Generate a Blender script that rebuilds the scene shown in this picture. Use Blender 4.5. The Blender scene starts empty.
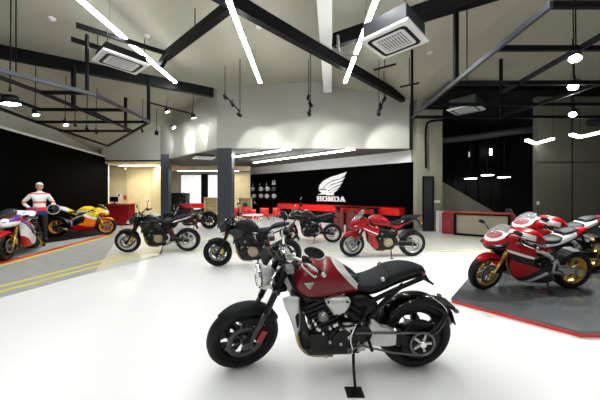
import bpy, bmesh, math, random
from mathutils import Vector, Matrix
random.seed(7)
C = bpy.context.scene.collection
SC = bpy.context.scene
PI = math.pi
# ------------------------------------------------------------------ camera, world, exposure
F, HZ, EYE = 265.0, 192.5, 1.52
cd = bpy.data.cameras.new('camera'); cam = bpy.data.objects.new('camera', cd); C.objects.link(cam)
cd.sensor_width = 36; cd.lens = 36 * F / 600; cd.shift_y = -(200 - HZ) / 600; cd.clip_end = 200
cam.location = (0, 0, EYE); cam.rotation_euler = (PI / 2, 0, 0)
SC.camera = cam
W = bpy.data.worlds.new('world'); SC.world = W; W.use_nodes = True
W.node_tree.nodes['Background'].inputs[0].default_value = (0.95, 0.97, 1.0, 1)
W.node_tree.nodes['Background'].inputs[1].default_value = 0.16
SC.view_settings.view_transform = 'Standard'; SC.view_settings.look = 'None'
SC.view_settings.gamma = 1; SC.view_settings.use_curve_mapping = False
SC.view_settings.exposure = 1.0

def pz(px, py, z=0.0):            # point where a line of sight meets the level z
    Y = F * (EYE - z) / (py - HZ)
    return Vector(((px - 300) * Y / F, Y, z))
def py_(px, py, Y):               # point at a given depth
    return Vector(((px - 300) * Y / F, Y, EYE - (py - HZ) * Y / F))
# ------------------------------------------------------------------ materials
M = {}
def mat(name, col, rough=0.5, metal=0.0, coat=0.0, bump=0.0, bscale=40, var=0.0, vscale=6, emit=0, ecol=None, trans=0, spec=0.5, alpha=1):
    m = bpy.data.materials.new(name); m.use_nodes = True
    nt = m.node_tree; b = nt.nodes['Principled BSDF']
    b.inputs['Base Color'].default_value = (*col, 1); b.inputs['Roughness'].default_value = rough
    b.inputs['Metallic'].default_value = metal; b.inputs['Coat Weight'].default_value = coat
    b.inputs['Coat Roughness'].default_value = 0.05
    b.inputs['Specular IOR Level'].default_value = spec
    b.inputs['Transmission Weight'].default_value = trans
    b.inputs['Alpha'].default_value = alpha
    if emit:
        b.inputs['Emission Color'].default_value = (*(ecol or col), 1); b.inputs['Emission Strength'].default_value = emit
    tc = nt.nodes.new('ShaderNodeTexCoord')
    if var:
        n = nt.nodes.new('ShaderNodeTexNoise'); n.inputs['Scale'].default_value = vscale; n.inputs['Detail'].default_value = 6
        nt.links.new(tc.outputs['Object'], n.inputs['Vector'])
        r = nt.nodes.new('ShaderNodeValToRGB')
        r.color_ramp.elements[0].position = .3; r.color_ramp.elements[1].position = .7
        r.color_ramp.elements[0].color = (*[c * (1 - var) for c in col], 1)
        r.color_ramp.elements[1].color = (*[min(1, c * (1 + var)) for c in col], 1)
        nt.links.new(n.outputs[0], r.inputs[0]); nt.links.new(r.outputs[0], b.inputs['Base Color'])
    if bump:
        n = nt.nodes.new('ShaderNodeTexNoise'); n.inputs['Scale'].default_value = bscale; n.inputs['Detail'].default_value = 4
        nt.links.new(tc.outputs['Object'], n.inputs['Vector'])
        bp = nt.nodes.new('ShaderNodeBump'); bp.inputs['Strength'].default_value = bump; bp.inputs['Distance'].default_value = .01
        nt.links.new(n.outputs[0], bp.inputs['Height']); nt.links.new(bp.outputs[0], b.inputs['Normal'])
    M[name] = m; return m
mat('floor_white', (.88, .88, .86), .24, var=.02, vscale=1.2, spec=.5)
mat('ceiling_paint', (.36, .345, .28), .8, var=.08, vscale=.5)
mat('ceiling_dark', (.36, .34, .28), .8, var=.1, vscale=.5)
mat('wall_pale', (.44, .435, .39), .8, var=.05, vscale=.7)
mat('wall_olive', (.125, .12, .09), .8, var=.18, vscale=.5)
mat('wall_olive_pale', (.30, .285, .22), .8, var=.06, vscale=1)
mat('wall_black', (.0006, .0006, .0007), .75, spec=.02)
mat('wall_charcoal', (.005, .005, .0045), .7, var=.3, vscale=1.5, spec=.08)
mat('black_steel', (.0028, .0032, .0042), .5, spec=.12)
mat('steel_blue', (.022, .028, .038), .35)
mat('duct_grey', (.03, .034, .04), .5)
mat('column_slate', (.035, .042, .052), .45, var=.06)
mat('white_paint', (.80, .80, .78), .5)
mat('led', (1, 1, 1), emit=24, ecol=(.96, .98, 1))
mat('lamp_glow', (1, 1, 1), emit=90, ecol=(.97, .98, 1))
mat('lamp_soft', (1, 1, 1), emit=6, ecol=(.97, 1, .98))
mat('window_glow', (.9, .93, .95), emit=.30, ecol=(.88, .94, .95))
mat('glass_dark', (.02, .025, .03), .1)
mat('rubber', (.004, .004, .0042), .55, bump=.15, bscale=120, spec=.25)
mat('plastic_black', (.003, .003, .0034), .35, spec=.22)
mat('plastic_matte', (.007, .008, .009), .6, bump=.1, bscale=200, spec=.2)
mat('leather', (.010, .012, .015), .55, bump=.12, bscale=160, spec=.2)
mat('engine_black', (.003, .003, .0033), .35, bump=.2, bscale=60, spec=.3)
mat('aluminium', (.55, .54, .51), .32, metal=.9)
mat('alu_pale', (.62, .62, .6), .42, metal=.55)
mat('chrome', (.85, .85, .86), .08, metal=1)
mat('steel_grey', (.18, .18, .18), .35, metal=.8)
mat('gold', (.62, .42, .10), .3, metal=.9)
mat('bronze_pipe', (.35, .27, .17), .3, metal=.9)
mat('cover_tan', (.36, .30, .18), .4, metal=.6)
mat('paint_deepred', (.20, .002, .008), .25, coat=1, metal=.35)
mat('paint_red', (.38, .002, .005), .3, coat=.12, spec=.25)
mat('paint_white', (.80, .80, .80), .3, coat=.6)
mat('paint_blue', (.02, .04, .25), .3, coat=.6)
mat('paint_black', (.004, .004, .005), .2, coat=.35, spec=.3)
mat('paint_grey', (.018, .020, .024), .35, coat=.15, spec=.3)
mat('paint_yellow', (.85, .56, .01), .3, coat=.6)
mat('paint_orange', (.80, .20, .01), .35, coat=.4)
mat('rim_orange', (.90, .36, .01), .4)
mat('screen', (.5, .53, .55), .06, alpha=.28)
mat('screen_smoke', (.02, .022, .025), .08, alpha=.75)
mat('lens', (.75, .8, .82), .08, metal=.3, coat=1)
mat('lamp_red', (.5, .01, .01), .15, coat=1)
mat('indicator', (.8, .25, .02), .2, coat=1)
mat('plywood', (.72, .60, .36), .55, var=.07, vscale=3)
mat('plywood_dull', (.42, .38, .27), .6, var=.06, vscale=3)
mat('red_lacquer', (.70, .012, .008), .3, coat=.4)
mat('red_dark', (.28, .008, .01), .35, coat=.3)
mat('red_mesh', (.20, .04, .04), .5, var=.4, vscale=40)
mat('disc_dark', (.07, .07, .07), .35, metal=.7)
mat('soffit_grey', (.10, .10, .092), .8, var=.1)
mat('track_grey', (.36, .37, .35), .45, var=.12, vscale=5)
mat('track_pale', (.62, .62, .57), .3, var=.06, vscale=4)
mat('line_yellow', (.80, .68, .10), .35)
mat('line_pale_yellow', (.80, .75, .38), .35)
mat('line_red', (.62, .06, .03), .35)
mat('podium', (.085, .09, .095), .22, var=.12, vscale=1.4)
mat('carpet_dark', (.008, .008, .009), .5, spec=.2)
mat('skin', (.55, .33, .24), .5)
mat('suit_white', (.75, .75, .75), .5)
mat('ceiling_shade', (.40, .38, .32), .8, var=.08, vscale=.5)
def band_mat(name, base, bands, L=1.455, coat=.12, rough=.3):
    # painted stripes: each band is (slope, offset, lo, hi, xmin, xmax, colour); e = z - offset - slope * x
    m = bpy.data.materials.new(name); m.use_nodes = True; nt = m.node_tree; b = nt.nodes['Principled BSDF']; N = nt.nodes.new; K = nt.links.new
    b.inputs['Roughness'].default_value = rough; b.inputs['Coat Weight'].default_value = coat; b.inputs['Coat Roughness'].default_value = .05; b.inputs['Specular IOR Level'].default_value = .3
    tc = N('ShaderNodeTexCoord'); s = N('ShaderNodeSeparateXYZ'); K(tc.outputs['Object'], s.inputs[0])
    def mth(op, a, c):
        n = N('ShaderNodeMath'); n.operation = op
        for i, q in enumerate((a, c)):
            if isinstance(q, (int, float)): n.inputs[i].default_value = q
            else: K(q, n.inputs[i])
        return n.outputs[0]
    x = mth('ADD', s.outputs['X'], L / 2); z = s.outputs['Z']
    cur = None
    for (sl, of, lo, hi, x0, x1, col) in bands:
        e = mth('SUBTRACT', mth('SUBTRACT', z, of), mth('MULTIPLY', x, sl))
        g = mth('MULTIPLY', mth('MULTIPLY', mth('GREATER_THAN', e, lo), mth('LESS_THAN', e, hi)), mth('MULTIPLY', mth('GREATER_THAN', x, x0), mth('LESS_THAN', x, x1)))
        mx = N('ShaderNodeMix'); mx.data_type = 'RGBA'; K(g, mx.inputs[0])
        if cur is None: mx.inputs[6].default_value = (*base, 1)
        else: K(cur, mx.inputs[6])
        mx.inputs[7].default_value = (*col, 1); cur = mx.outputs[2]
    K(cur, b.inputs['Base Color']); M[name] = m; return m
RED, WHT, BLK, BLU, ORG, YEL = (.38, .002, .005), (.78, .78, .78), (.006, .006, .007), (.02, .04, .28), (.80, .17, .01), (.85, .56, .01)
band_mat('side_tour', RED, [(-.42, .83, -.012, .016, .20, 9, WHT), (-.42, .76, -.012, .010, .30, 9, (.1, .1, .1))])
band_mat('side_track', (.30, .002, .006), [(-.28, .76, -.022, .014, .14, 9, WHT), (-.28, .76, -.13, -.030, .22, 9, BLK), (.5, .10, -.6, .0, .2, 9, BLK), (.5, .10, -.16, -.10, .2, 9, (.42, .44, .48)), (-.1, .25, -.3, .02, 0, 9, (.42, .44, .48))])
band_mat('side_race', RED, [(-.62, .83, -.20, .03, .1, 9, WHT), (-.62, .83, .03, .12, .15, .62, BLU), (-.25, .40, -.3, .0, .3, 9, RED)])
band_mat('side_gold', ORG, [(.35, .33, .22, 2, 0, 9, YEL), (.35, .33, .13, .22, .0, 9, WHT), (.2, .22, -.2, .02, .0, 9, RED)])
band_mat('tank_track', RED, [(-.25, 1.08, -.085, .0, 0, .60, WHT), (-.25, 1.08, -.5, -.095, .46, 9, BLK), (-.25, 1.08, -.14, -.115, .50, .72, WHT)])
band_mat('tank_tour', RED, [(-.1, .93, -.02, .012, .48, .72, BLK)])
band_mat('tank_race', RED, [(0, .90, 0, 1, 0, 9, WHT), (0, .86, 0, .04, 0, 9, BLU)])
band_mat('tank_gold', YEL, [(0, .80, -.5, .06, 0, 9, WHT), (0, .70, -.5, .06, 0, 9, ORG)])
band_mat('tail_track', (.45, .004, .008), [(.33, .43, -1, .10, 0, 1.34, WHT), (.33, .43, -1, -.03, 0, 1.6, (.3, .002, .006))])
band_mat('tail_race', RED, [(0, 0, 0, 9, 0, 1.22, WHT), (0, 0, 0, 9, 1.34, 1.42, BLU)])
band_mat('tail_gold', WHT, [(0, 0, 0, 9, 1.36, 9, ORG), (0, 0, 0, 9, 0, 1.1, YEL)])
band_mat('nose_track', (.36, .002, .006), [(.55, .80, -.5, -.03, -9, .16, BLK), (.55, .84, .0, .03, -9, .2, WHT)])
band_mat('nose_race', RED, [(0, .80, -1, 0, -.2, .2, WHT), (.5, .84, -.03, .02, -.2, .5, BLU)])
band_mat('nose_gold', YEL, [(0, .80, -1, -.01, 0, 1, ORG), (0, .80, -.01, .025, -1, 1, WHT)])
band_mat('tank_front', (.17, .001, .004), [(-1.1, 1.72, .045, .105, 0, 9, (.62, .62, .60)), (-1.1, 1.72, .105, 1, 0, 9, BLK)], coat=.3)
mat('white_gloss', (.85, .85, .85), .25)
# ------------------------------------------------------------------ mesh helpers
def sgn(a): return 1 if a >= 0 else -1
def catmull(pts, sub):
    pts = [Vector(p) for p in pts]
    if sub <= 1 or len(pts) < 3:
        return pts
    out = []; n = len(pts)
    for i in range(n - 1):
        p0 = pts[i - 1] if i > 0 else pts[0] * 2 - pts[1]
        p1, p2 = pts[i], pts[i + 1]
        p3 = pts[i + 2] if i + 2 < n else pts[-1] * 2 - pts[-2]
        for k in range(sub):
            t = k / sub
            out.append(.5 * (2 * p1 + (p2 - p0) * t + (2 * p0 - 5 * p1 + 4 * p2 - p3) * t * t + (3 * p1 - p0 - 3 * p2 + p3) * t ** 3))
    out.append(pts[-1]); return out
def catmull_closed(pts, sub):
    pts = [Vector(p) for p in pts]; n = len(pts); out = []
    for i in range(n):
        p0, p1, p2, p3 = pts[i - 1], pts[i], pts[(i + 1) % n], pts[(i + 2) % n]
        for k in range(sub):
            t = k / sub
            out.append(.5 * (2 * p1 + (p2 - p0) * t + (2 * p0 - 5 * p1 + 4 * p2 - p3) * t * t + (3 * p1 - p0 - 3 * p2 + p3) * t ** 3))
    return out
class MB:
    def __init__(s): s.v = []; s.f = []; s.m = []; s.sm = []
    def add(s, vs, fs, mi=0, smooth=True):
        b = len(s.v); s.v += [Vector(v) for v in vs]
        for f in fs:
            s.f.append([b + i for i in f]); s.m.append(mi); s.sm.append(smooth)
        return s
    def box(s, c, d, mi=0, rot=None, top=None):
        x, y, z = d[0] / 2, d[1] / 2, d[2] / 2; tx = top if top else 1
        vs = [Vector((a * x * (tx if e > 0 else 1), b * y * (tx if e > 0 else 1), e * z)) for e in (-1, 1) for a, b in ((-1, -1), (1, -1), (1, 1), (-1, 1))]
        if rot is not None: vs = [rot @ v for v in vs]
        vs = [v + Vector(c) for v in vs]
        return s.add(vs, [(3, 2, 1, 0), (4, 5, 6, 7), (0, 1, 5, 4), (1, 2, 6, 5), (2, 3, 7, 6), (3, 0, 4, 7)], mi, False)
    def rings(s, R, mi=0, smooth=True, caps=True, loop=False, mf=None):
        n = len(R[0]); b = len(s.v)
        for r in R: s.v += [Vector(p) for p in r]
        m = len(R)
        for i in range(m if loop else m - 1):
            j = (i + 1) % m
            for k in range(n):
                l = (k + 1) % n
                f = [b + i * n + k, b + i * n + l, b + j * n + l, b + j * n + k]
                s.f.append(f); s.sm.append(smooth)
                if mf:
                    c = (s.v[f[0]] + s.v[f[1]] + s.v[f[2]] + s.v[f[3]]) / 4; s.m.append(mf(c))
                else: s.m.append(mi)
        if caps and not loop:
            for ring, rev in ((0, True), (m - 1, False)):
                f = [b + ring * n + k for k in range(n)]
                s.f.append(f[::-1] if rev else f); s.sm.append(False)
                s.m.append(mf(sum((s.v[q] for q in f), Vector()) / n) if mf else mi)
        return s
    def tube(s, pts, r, n=10, sub=4, mi=0, sy=1.0):
        P = catmull(pts, sub)
        if isinstance(r, (int, float)): rr = [r] * len(P)
        else:
            q = catmull([(a, 0, 0) for a in r], sub if len(pts) > 2 else 1); rr = [a.x for a in q]
        t0 = (P[1] - P[0]).normalized(); up = Vector((0, 0, 1)) if abs(t0.z) < .9 else Vector((0, 1, 0))
        u = t0.cross(up).normalized(); R = []
        for i, p in enumerate(P):
            t = (P[min(i + 1, len(P) - 1)] - P[max(i - 1, 0)]).normalized()
            u = (u - t * u.dot(t)).normalized(); w = t.cross(u)
            R.append([p + (u * math.cos(a) + w * math.sin(a) * sy) * rr[i] for a in [2 * PI * k / n for k in range(n)]])
        return s.rings(R, mi)
    def cyl(s, a, b, r, n=20, mi=0, r2=None):
        a = Vector(a); b = Vector(b); t = (b - a).normalized(); up = Vector((0, 0, 1)) if abs(t.z) < .9 else Vector((0, 1, 0))
        u = t.cross(up).normalized(); w = t.cross(u)
        rg = lambda p, q: [p + (u * math.cos(2 * PI * k / n) + w * math.sin(2 * PI * k / n)) * q for k in range(n)]
        return s.rings([rg(a, r), rg(b, r if r2 is None else r2)], mi)
    def bar(s, a, b, w, h, mi=0):           # rectangular bar from a to b
        a = Vector(a); b = Vector(b); t = (b - a).normalized(); up = Vector((0, 0, 1)) if abs(t.z) < .95 else Vector((0, 1, 0))
        u = t.cross(up).normalized(); v = u.cross(t)
        rg = lambda p: [p + u * (i * w / 2) + v * (j * h / 2) for i, j in ((-1, -1), (1, -1), (1, 1), (-1, 1))]
        return s.rings([rg(a), rg(b)], mi, smooth=False)
    def lathe(s, prof, c, n=48, mi=0, axis='Y', loop=True):
        R = []
        c = Vector(c)
        for k in range(n):
            a = 2 * PI * k / n
            if axis == 'Y': R.append([c + Vector((r * math.cos(a), y, r * math.sin(a))) for r, y in prof])
            elif axis == 'X': R.append([c + Vector((y, r * math.cos(a), r * math.sin(a))) for r, y in prof])
            else: R.append([c + Vector((r * math.cos(a), r * math.sin(a), y)) for r, y in prof])
        m = len(prof); b = len(s.v)
        for r in R: s.v += r
        for i in range(n):
            j = (i + 1) % n
            for k in range(m if loop else m - 1):
                l = (k + 1) % m
                s.f.append([b + i * m + k, b + i * m + l, b + j * m + l, b + j * m + k]); s.m.append(mi); s.sm.append(True)
        return s
    def ball(s, c, r, mi=0, sc=(1, 1, 1), n=18):
        prof = [(max(1e-4, math.sin(PI * k / 10)) * r, -math.cos(PI * k / 10) * r) for k in range(11)]
        t = MB().lathe(prof, (0, 0, 0), n, mi, 'Z', loop=False)
        return s.add([Vector((v.x * sc[0], v.y * sc[1], v.z * sc[2])) + Vector(c) for v in t.v], t.f, mi)
    def loft(s, secs, n=28, sub=5, mi=0, mf=None):      # secs: x, z, half width, half height, exponent
        A = catmull([(q[0], q[1], q[2]) for q in secs], sub); B = catmull([(q[3], q[4], 0) for q in secs], sub)
        R = []
        for a, b in zip(A, B):
            hw = max(.003, a.z); hh = max(.003, b.x); p = max(1.2, b.y)
            R.append([(a.x, hw * sgn(math.cos(t)) * abs(math.cos(t)) ** (2 / p), a.y + hh * sgn(math.sin(t)) * abs(math.sin(t)) ** (2 / p)) for t in [2 * PI * k / n for k in range(n)]])
        return s.rings(R, mi, mf=mf)
    def pillow(s, poly, y0, y1, p=3.0, mi=0, sub=4, nr=9, mf=None, back=True):   # side panel: outline in x,z, domed from y0 out to y1
        P = catmull_closed([(a, 0, b) for a, b in poly], sub) if sub > 1 else [Vector((a, 0, b)) for a, b in poly]
        c = sum(P, Vector()) / len(P); R = []
        for k in range(nr + 1):
            t = math.cos(PI / 2 * k / nr); t = max(t, .02)
            y = y0 + (y1 - y0) * (1 - t ** p) ** (1 / 2)
            R.append([c + (q - c) * t + Vector((0, y, 0)) for q in P])
        if y1 > y0: R = [r[::-1] for r in R]
        return s.rings(R, mi, mf=mf, caps=True)
    def prism(s, poly, y0, y1, mi=0):
        P0 = [(a, y0, b) for a, b in poly]; P1 = [(a, y1, b) for a, b in poly]
        return s.rings([P0, P1], mi, smooth=False)
    def mirror(s):
        n = len(s.v); s.v += [Vector((v.x, -v.y, v.z)) for v in s.v]
        k = len(s.f); s.f += [[n + i for i in f[::-1]] for f in s.f[:k]]; s.m += s.m[:k]; s.sm += s.sm[:k]; return s
    def xf(s, mtx): s.v = [mtx @ v for v in s.v]; return s
    def build(s, name, mats, parent=None, mtx=None, loc=None):
        me = bpy.data.meshes.new(name)
        vs = [mtx @ v for v in s.v] if mtx is not None else s.v
        me.from_pydata([tuple(v) for v in vs], [], s.f)
        if isinstance(mats, str): mats = [mats]
        for m in mats: me.materials.append(M[m])
        me.polygons.foreach_set('material_index', s.m); me.polygons.foreach_set('use_smooth', s.sm)
        bm = bmesh.new(); bm.from_mesh(me); bmesh.ops.recalc_face_normals(bm, faces=bm.faces); bm.to_mesh(me); bm.free()
        me.update()
        o = bpy.data.objects.new(name, me); C.objects.link(o)
        if parent: o.parent = parent
        if loc is not None: o.location = loc
        return o
def tag(o, label, cat, group=None):
    o['label'] = label; o['category'] = cat
    if group: o['group'] = group
    return o
def thing(name, label, cat, loc=(0, 0, 0), rz=0, group=None):
    o = bpy.data.objects.new(name, None); C.objects.link(o); o.location = loc; o.rotation_euler = (0, 0, rz); o.empty_display_size = .1
    return tag(o, label, cat, group)
def struct(name, mb, mats):
    o = mb.build(name, mats); o['kind'] = 'structure'; return o
def quadstrip(pts_a, pts_b, z, t=.004):       # flat band on the floor between two edge lines
    m = MB()
    for i in range(len(pts_a) - 1):
        q = [pts_a[i], pts_a[i + 1], pts_b[i + 1], pts_b[i]]
        m.rings([[(p[0], p[1], z) for p in q], [(p[0], p[1], z + t) for p in q]], smooth=False)
    return m
def wallquad(a, b, z0, z1, th=.12, z0b=None, z1b=None):   # upright slab from plan point a to b, thickness th away from the camera side
    a = Vector((a[0], a[1], 0)); b = Vector((b[0], b[1], 0)); d = (b - a).normalized(); n = Vector((-d.y, d.x, 0))
    if n.dot((a + b) / 2) < 0: n = -n
    z0b = z0 if z0b is None else z0b; z1b = z1 if z1b is None else z1b
    up = lambda p, z: Vector((p.x, p.y, z))
    return MB().rings([[up(a, z0), up(b, z0b), up(b, z1b), up(a, z1)], [up(a + n * th, z0), up(b + n * th, z0b), up(b + n * th, z1b), up(a + n * th, z1)]], smooth=False)
# ------------------------------------------------------------------ the setting
struct('floor', MB().box((0, 8, -.05), (30, 34, .1)), 'floor_white')
PROF = [(-13, 3.2), (-11, 3.7), (-7.5, 5.1), (-3.4, 5.55), (.4, 5.85), (4.2, 5.2), (8, 5.05), (14, 5.0)]
def zc(x):
    for (a, za), (b, zb) in zip(PROF, PROF[1:]):
        if a <= x <= b: return za + (zb - za) * (x - a) / (b - a)
    return 5
m = MB()
for (a, za), (b, zb) in zip(PROF, PROF[1:]):
    mi = 0
    m.add([(a, -3, za), (b, -3, zb), (b, 24, zb), (a, 24, za), (a, -3, za + .1), (b, -3, zb + .1), (b, 24, zb + .1), (a, 24, za + .1)], [(0, 1, 2, 3), (4, 7, 6, 5), (0, 4, 5, 1), (3, 2, 6, 7)], mi, False)
struct('ceiling', m, ['ceiling_paint'])
BL0, BL1 = Vector((-8.75, 7.73, 0)), Vector((-10.5, 14.5, 0))
BLn = BL0 + (BL0 - BL1) * .9
struct('wall_left', wallquad((BLn.x, BLn.y), (BL1.x, BL1.y), 0, 3.40, .15), 'wall_black')
struct('trim_1', wallquad((BLn.x, BLn.y), (BL1.x, BL1.y), 3.40, 3.48, .15), 'white_paint')
d = (BL1 - BL0).normalized()
struct('trim_2', wallquad((BL1.x, BL1.y), (BL1.x + d.x * .12, BL1.y + d.y * .12), 0, 3.48, .2), 'white_paint')
a2 = BLn + Vector((-.5, 0, 0)); b2 = BL1 + Vector((-.5, 0, 0))
struct('wall_left_upper', wallquad((a2.x, a2.y), (b2.x, b2.y), 3.3, 5.3, .15), 'wall_pale')
# bulkhead: three faces
ZB = 3.25
P0, P1, P2, P3, P4 = (-10.6, 14.15), (-7.5, 14.2), (-3.22, 10.3), (4.3, 10.42), (5.35, 11.7)
bk = MB()
for a, b in ((P0, P1), (P1, P2), (P2, P3)):
    k = 1 if b == P3 else 1
    n = 14
    for i in range(n):
        t0, t1 = i / n, (i + 1) / n
        q = (a[0] + (b[0] - a[0]) * t0, a[1] + (b[1] - a[1]) * t0); r = (a[0] + (b[0] - a[0]) * t1, a[1] + (b[1] - a[1]) * t1)
        w = wallquad(q, r, ZB, zc(q[0]) + .05, .15, None, zc(r[0]) + .05); bk.add(w.v, w.f, 0, False)
struct('wall_back_upper', bk, 'wall_pale')
# soffit behind the bulkhead and the rear rooms
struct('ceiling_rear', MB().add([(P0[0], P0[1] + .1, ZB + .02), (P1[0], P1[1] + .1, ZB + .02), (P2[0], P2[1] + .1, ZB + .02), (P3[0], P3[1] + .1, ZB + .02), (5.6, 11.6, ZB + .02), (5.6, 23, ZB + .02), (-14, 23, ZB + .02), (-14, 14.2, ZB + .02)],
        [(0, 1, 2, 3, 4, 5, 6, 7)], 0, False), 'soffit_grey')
struct('wall_pier', MB().box((5.1, 10.9, 2.7), (1.0, .96, 5.4)), 'wall_olive_pale')
# diagonal black wall with pale band above
def dg(t): return (4.6 + (-3.5 - 4.6) * t, 10.75 + (18.6 - 10.75) * t)     # t 0 right .. 1 left
struct('wall_back', wallquad(dg(0), dg(1), 0, 2.76, .15), 'wall_black')
struct('wall_back_band', wallquad((4.7, 10.85), (-3.6, 18.9), 2.76, ZB + .02, .15), 'white_paint')
# columns
def column(name, x0, x1, y, zt, dep=.6):
    return struct(name, MB().box(((x0 + x1) / 2, y + dep / 2, zt / 2), (x1 - x0, dep, zt)), 'column_slate')
column('column', -3.22, -2.66, 10.32, 3.27, .45); column('column', -6.99, -6.60, 13.3, 3.45, .3)
# left plywood recess
struct('wall_recess_back', wallquad((-10.6, 16.2), (-8.75, 16.2), 0, 3.1, .1), 'plywood')
def rec(px, Y): return (px - 300) * Y / F
RY = 16.4
rp = MB()
rp.box((rec(129, RY), RY, 1.55), (2.6, .08, 3.1))
struct('wall_recess', rp, 'plywood')
struct('wall_recess_side', wallquad((-9.30, 16.4), (-7.45, 14.35), 0, 3.1, .1), 'plywood')
struct('trim_3', MB().box((-9.1, 15.2, 3.12), (3.4, 2.1, .10)), 'plywood')
struct('trim_4', MB().box((-9.1, 14.22, 3.2), (3.2, .08, .12)), 'black_steel')
dr = thing('door', 'plywood door', 'door', (rec(139, RY), RY - .06, 0)); del dr['label']; del dr['category']; dr.name = 'door_1'; dr['kind'] = 'structure'
fr = MB(); fr.box((-.5, 0, 1.15), (.05, .04, 2.3)); fr.box((.5, 0, 1.15), (.05, .04, 2.3)); fr.box((0, 0, 2.32), (1.05, .04, .05)); fr.build('door_frame', 'plywood_dull', dr)
MB().box((0, .01, 1.14), (.94, .03, 2.26)).build('door_panel', 'plywood', dr); MB().cyl((-.38, -.05, .9), (-.38, -.05, 1.5), .015).build('door_handle', 'steel_grey', dr)
# rear showroom: window wall, plywood
RW = 17.5
def X(px, Y): return (px - 300) * Y / F
def Z(py, Y): return EYE - (py - HZ) * Y / F
struct('wall_rear', MB().box(((-12 - 3.35) / 2, RW + .3, 1.65), (12 - 3.35, .1, 3.3)), 'wall_pale')
for i, (a, b) in enumerate(((180, 201), (207.5, 218), (222, 233))):
    w = thing('w', '', '', ((X(a, RW) + X(b, RW)) / 2, RW + .1, 0)); del w['label']; del w['category']; w.name = 'window_%d' % (i + 1); w['kind'] = 'structure'
    ww = X(b, RW) - X(a, RW); z0, z1 = .35, 2.72
    bl = MB()
    for k in range(14): bl.box((-ww / 2 + ww * (k + .5) / 14, .0 + (k % 2) * .02, (z0 + z1) / 2), (ww / 14, .02, z1 - z0 - .1))
    bl.build('window_blind', 'window_glow', w)
    f = MB(); f.box((-ww / 2, -.02, (z0 + z1) / 2), (.05, .06, z1 - z0)); f.box((ww / 2, -.02, (z0 + z1) / 2), (.05, .06, z1 - z0)); f.box((0, -.02, z1), (ww, .06, .05)); f.box((0, -.02, z0), (ww, .06, .05))
    f.build('window_frame', 'steel_grey', w)
struct('trim_5', MB().box((X(204.2, RW), RW + .08, 1.5), (X(207.3, RW) - X(201.2, RW), .05, 2.5)), 'wall_charcoal')
struct('trim_6', MB().box(((X(171, 15.5) + X(248, 15.5)) / 2, 15.6, 2.93), (X(250, 15.5) - X(169, 15.5), .5, .22)), 'plywood')
struct('wall_ply_rear', MB().box(((X(234, 16.5) + X(249, 16.5)) / 2, 16.6, 1.4), (X(250, 16.5) - X(233, 16.5), .1, 2.8)), 'plywood')
struct('ceiling_falloff_slab', MB().box((8.9, 11.1, 4.86), (8.2, 5.2, .16)), 'wall_charcoal')  # added dark slab: light falloff on the right rear ceiling, put into charcoal colour
# right rear: dark void wall, stair parapet, olive right wall
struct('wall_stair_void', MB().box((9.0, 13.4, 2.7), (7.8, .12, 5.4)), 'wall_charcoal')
mm = MB()
for k in range(8):
    mm.box((5.9 + k * .62, 13.3, 2.7), (.05, .04, 5.4))
mm.box((8.2, 13.3, 1.95), (5.2, .03, .05))
struct('trim_7', mm, 'black_steel')
a = py_(443, 182, 11.3); b = py_(503, 217, 11.3)
struct('wall_stair_parapet', MB().rings([[(5.6, 11.3, 0), (b.x + .4, 11.3, 0), (b.x + .4, 11.3, .25), (b.x, 11.3, b.z), (a.x, 11.3, a.z), (5.6, 11.3, a.z + .05)],
        [(5.6, 11.45, 0), (b.x + .4, 11.45, 0), (b.x + .4, 11.45, .25), (b.x, 11.45, b.z), (a.x, 11.45, a.z), (5.6, 11.45, a.z + .05)]], smooth=False), 'wall_olive_pale')
a = pz(537, 240); WR = 9.0
struct('wall_right', MB().box((X(537, WR) + 3.5, WR + .08, 2.6), (7, .16, 5.3)), 'wall_olive')
struct('wall_right_side', MB().box((12.5, 3.4, 2.55), (.16, 12.5, 5.2)), 'wall_olive')
for i, z in enumerate((2.55,)):
    struct('trim_8', MB().box((X(537, WR) + 3.5, WR - .008, z), (7, .015, .02)).box((X(572, WR), WR - .008, 2.6), (.02, .015, 5.2)), 'wall_charcoal')
dr = thing('door', '', '', (X(427.9, 10.4), 10.4, 0)); del dr['label']; del dr['category']; dr.name = 'door_2'; dr['kind'] = 'structure'
MB().box((0, -.015, 1.05), (.34, .03, 2.1)).build('door_panel', 'glass_dark', dr)
MB().box((-.19, -.02, 1.06), (.05, .05, 2.12)).box((.19, -.02, 1.06), (.05, .05, 2.12)).box((0, -.02, 2.13), (.43, .05, .05)).build('door_frame', 'black_steel', dr)
# ------------------------------------------------------------------ track painted on the floor
def W2(*pp): return [pz(a, b) for a, b in pp]
outA = W2((0, 264.6), (115, 233.6)); outA = [outA[0] + (outA[0] - outA[1]) * .7] + outA
def off(L, dx, dy): return [Vector((p.x + dx, p.y + dy, 0)) for p in L]
inA = [Vector((-5.6, 2.2, 0))] + W2((0, 286), (121, 256)) + [Vector((-3.6, 6.85, 0)), Vector((5.4, 6.9, 0)), Vector((12.4, 6.9, 0))]
inB = [Vector((-4.95, 2.0, 0))] + W2((0, 298), (85, 274.6)) + [Vector((-3.3, 6.45, 0)), Vector((5.3, 6.5, 0)), Vector((12.4, 6.5, 0))]
outB = [outA[0], outA[1], outA[2], Vector((-5.6, 8.95, 0)), Vector((5.4, 8.95, 0)), Vector((12.4, 8.95, 0))]
struct('trim_9', quadstrip([outB[0], outB[1], outB[2], outB[2] + Vector((.3, 0, 0))], [inB[0], inB[1], inB[2], inB[3]], 0.001, .003), 'track_grey')
struct('trim_10', quadstrip([outB[2] + Vector((.25, -.05, 0)), outB[3], outB[4], outB[5]], [inB[2] + Vector((.1, 0.1, 0)), inB[3] + Vector((0, .4, 0)), inA[4] , inA[5]], 0.0015, .003), 'track_pale')
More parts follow.
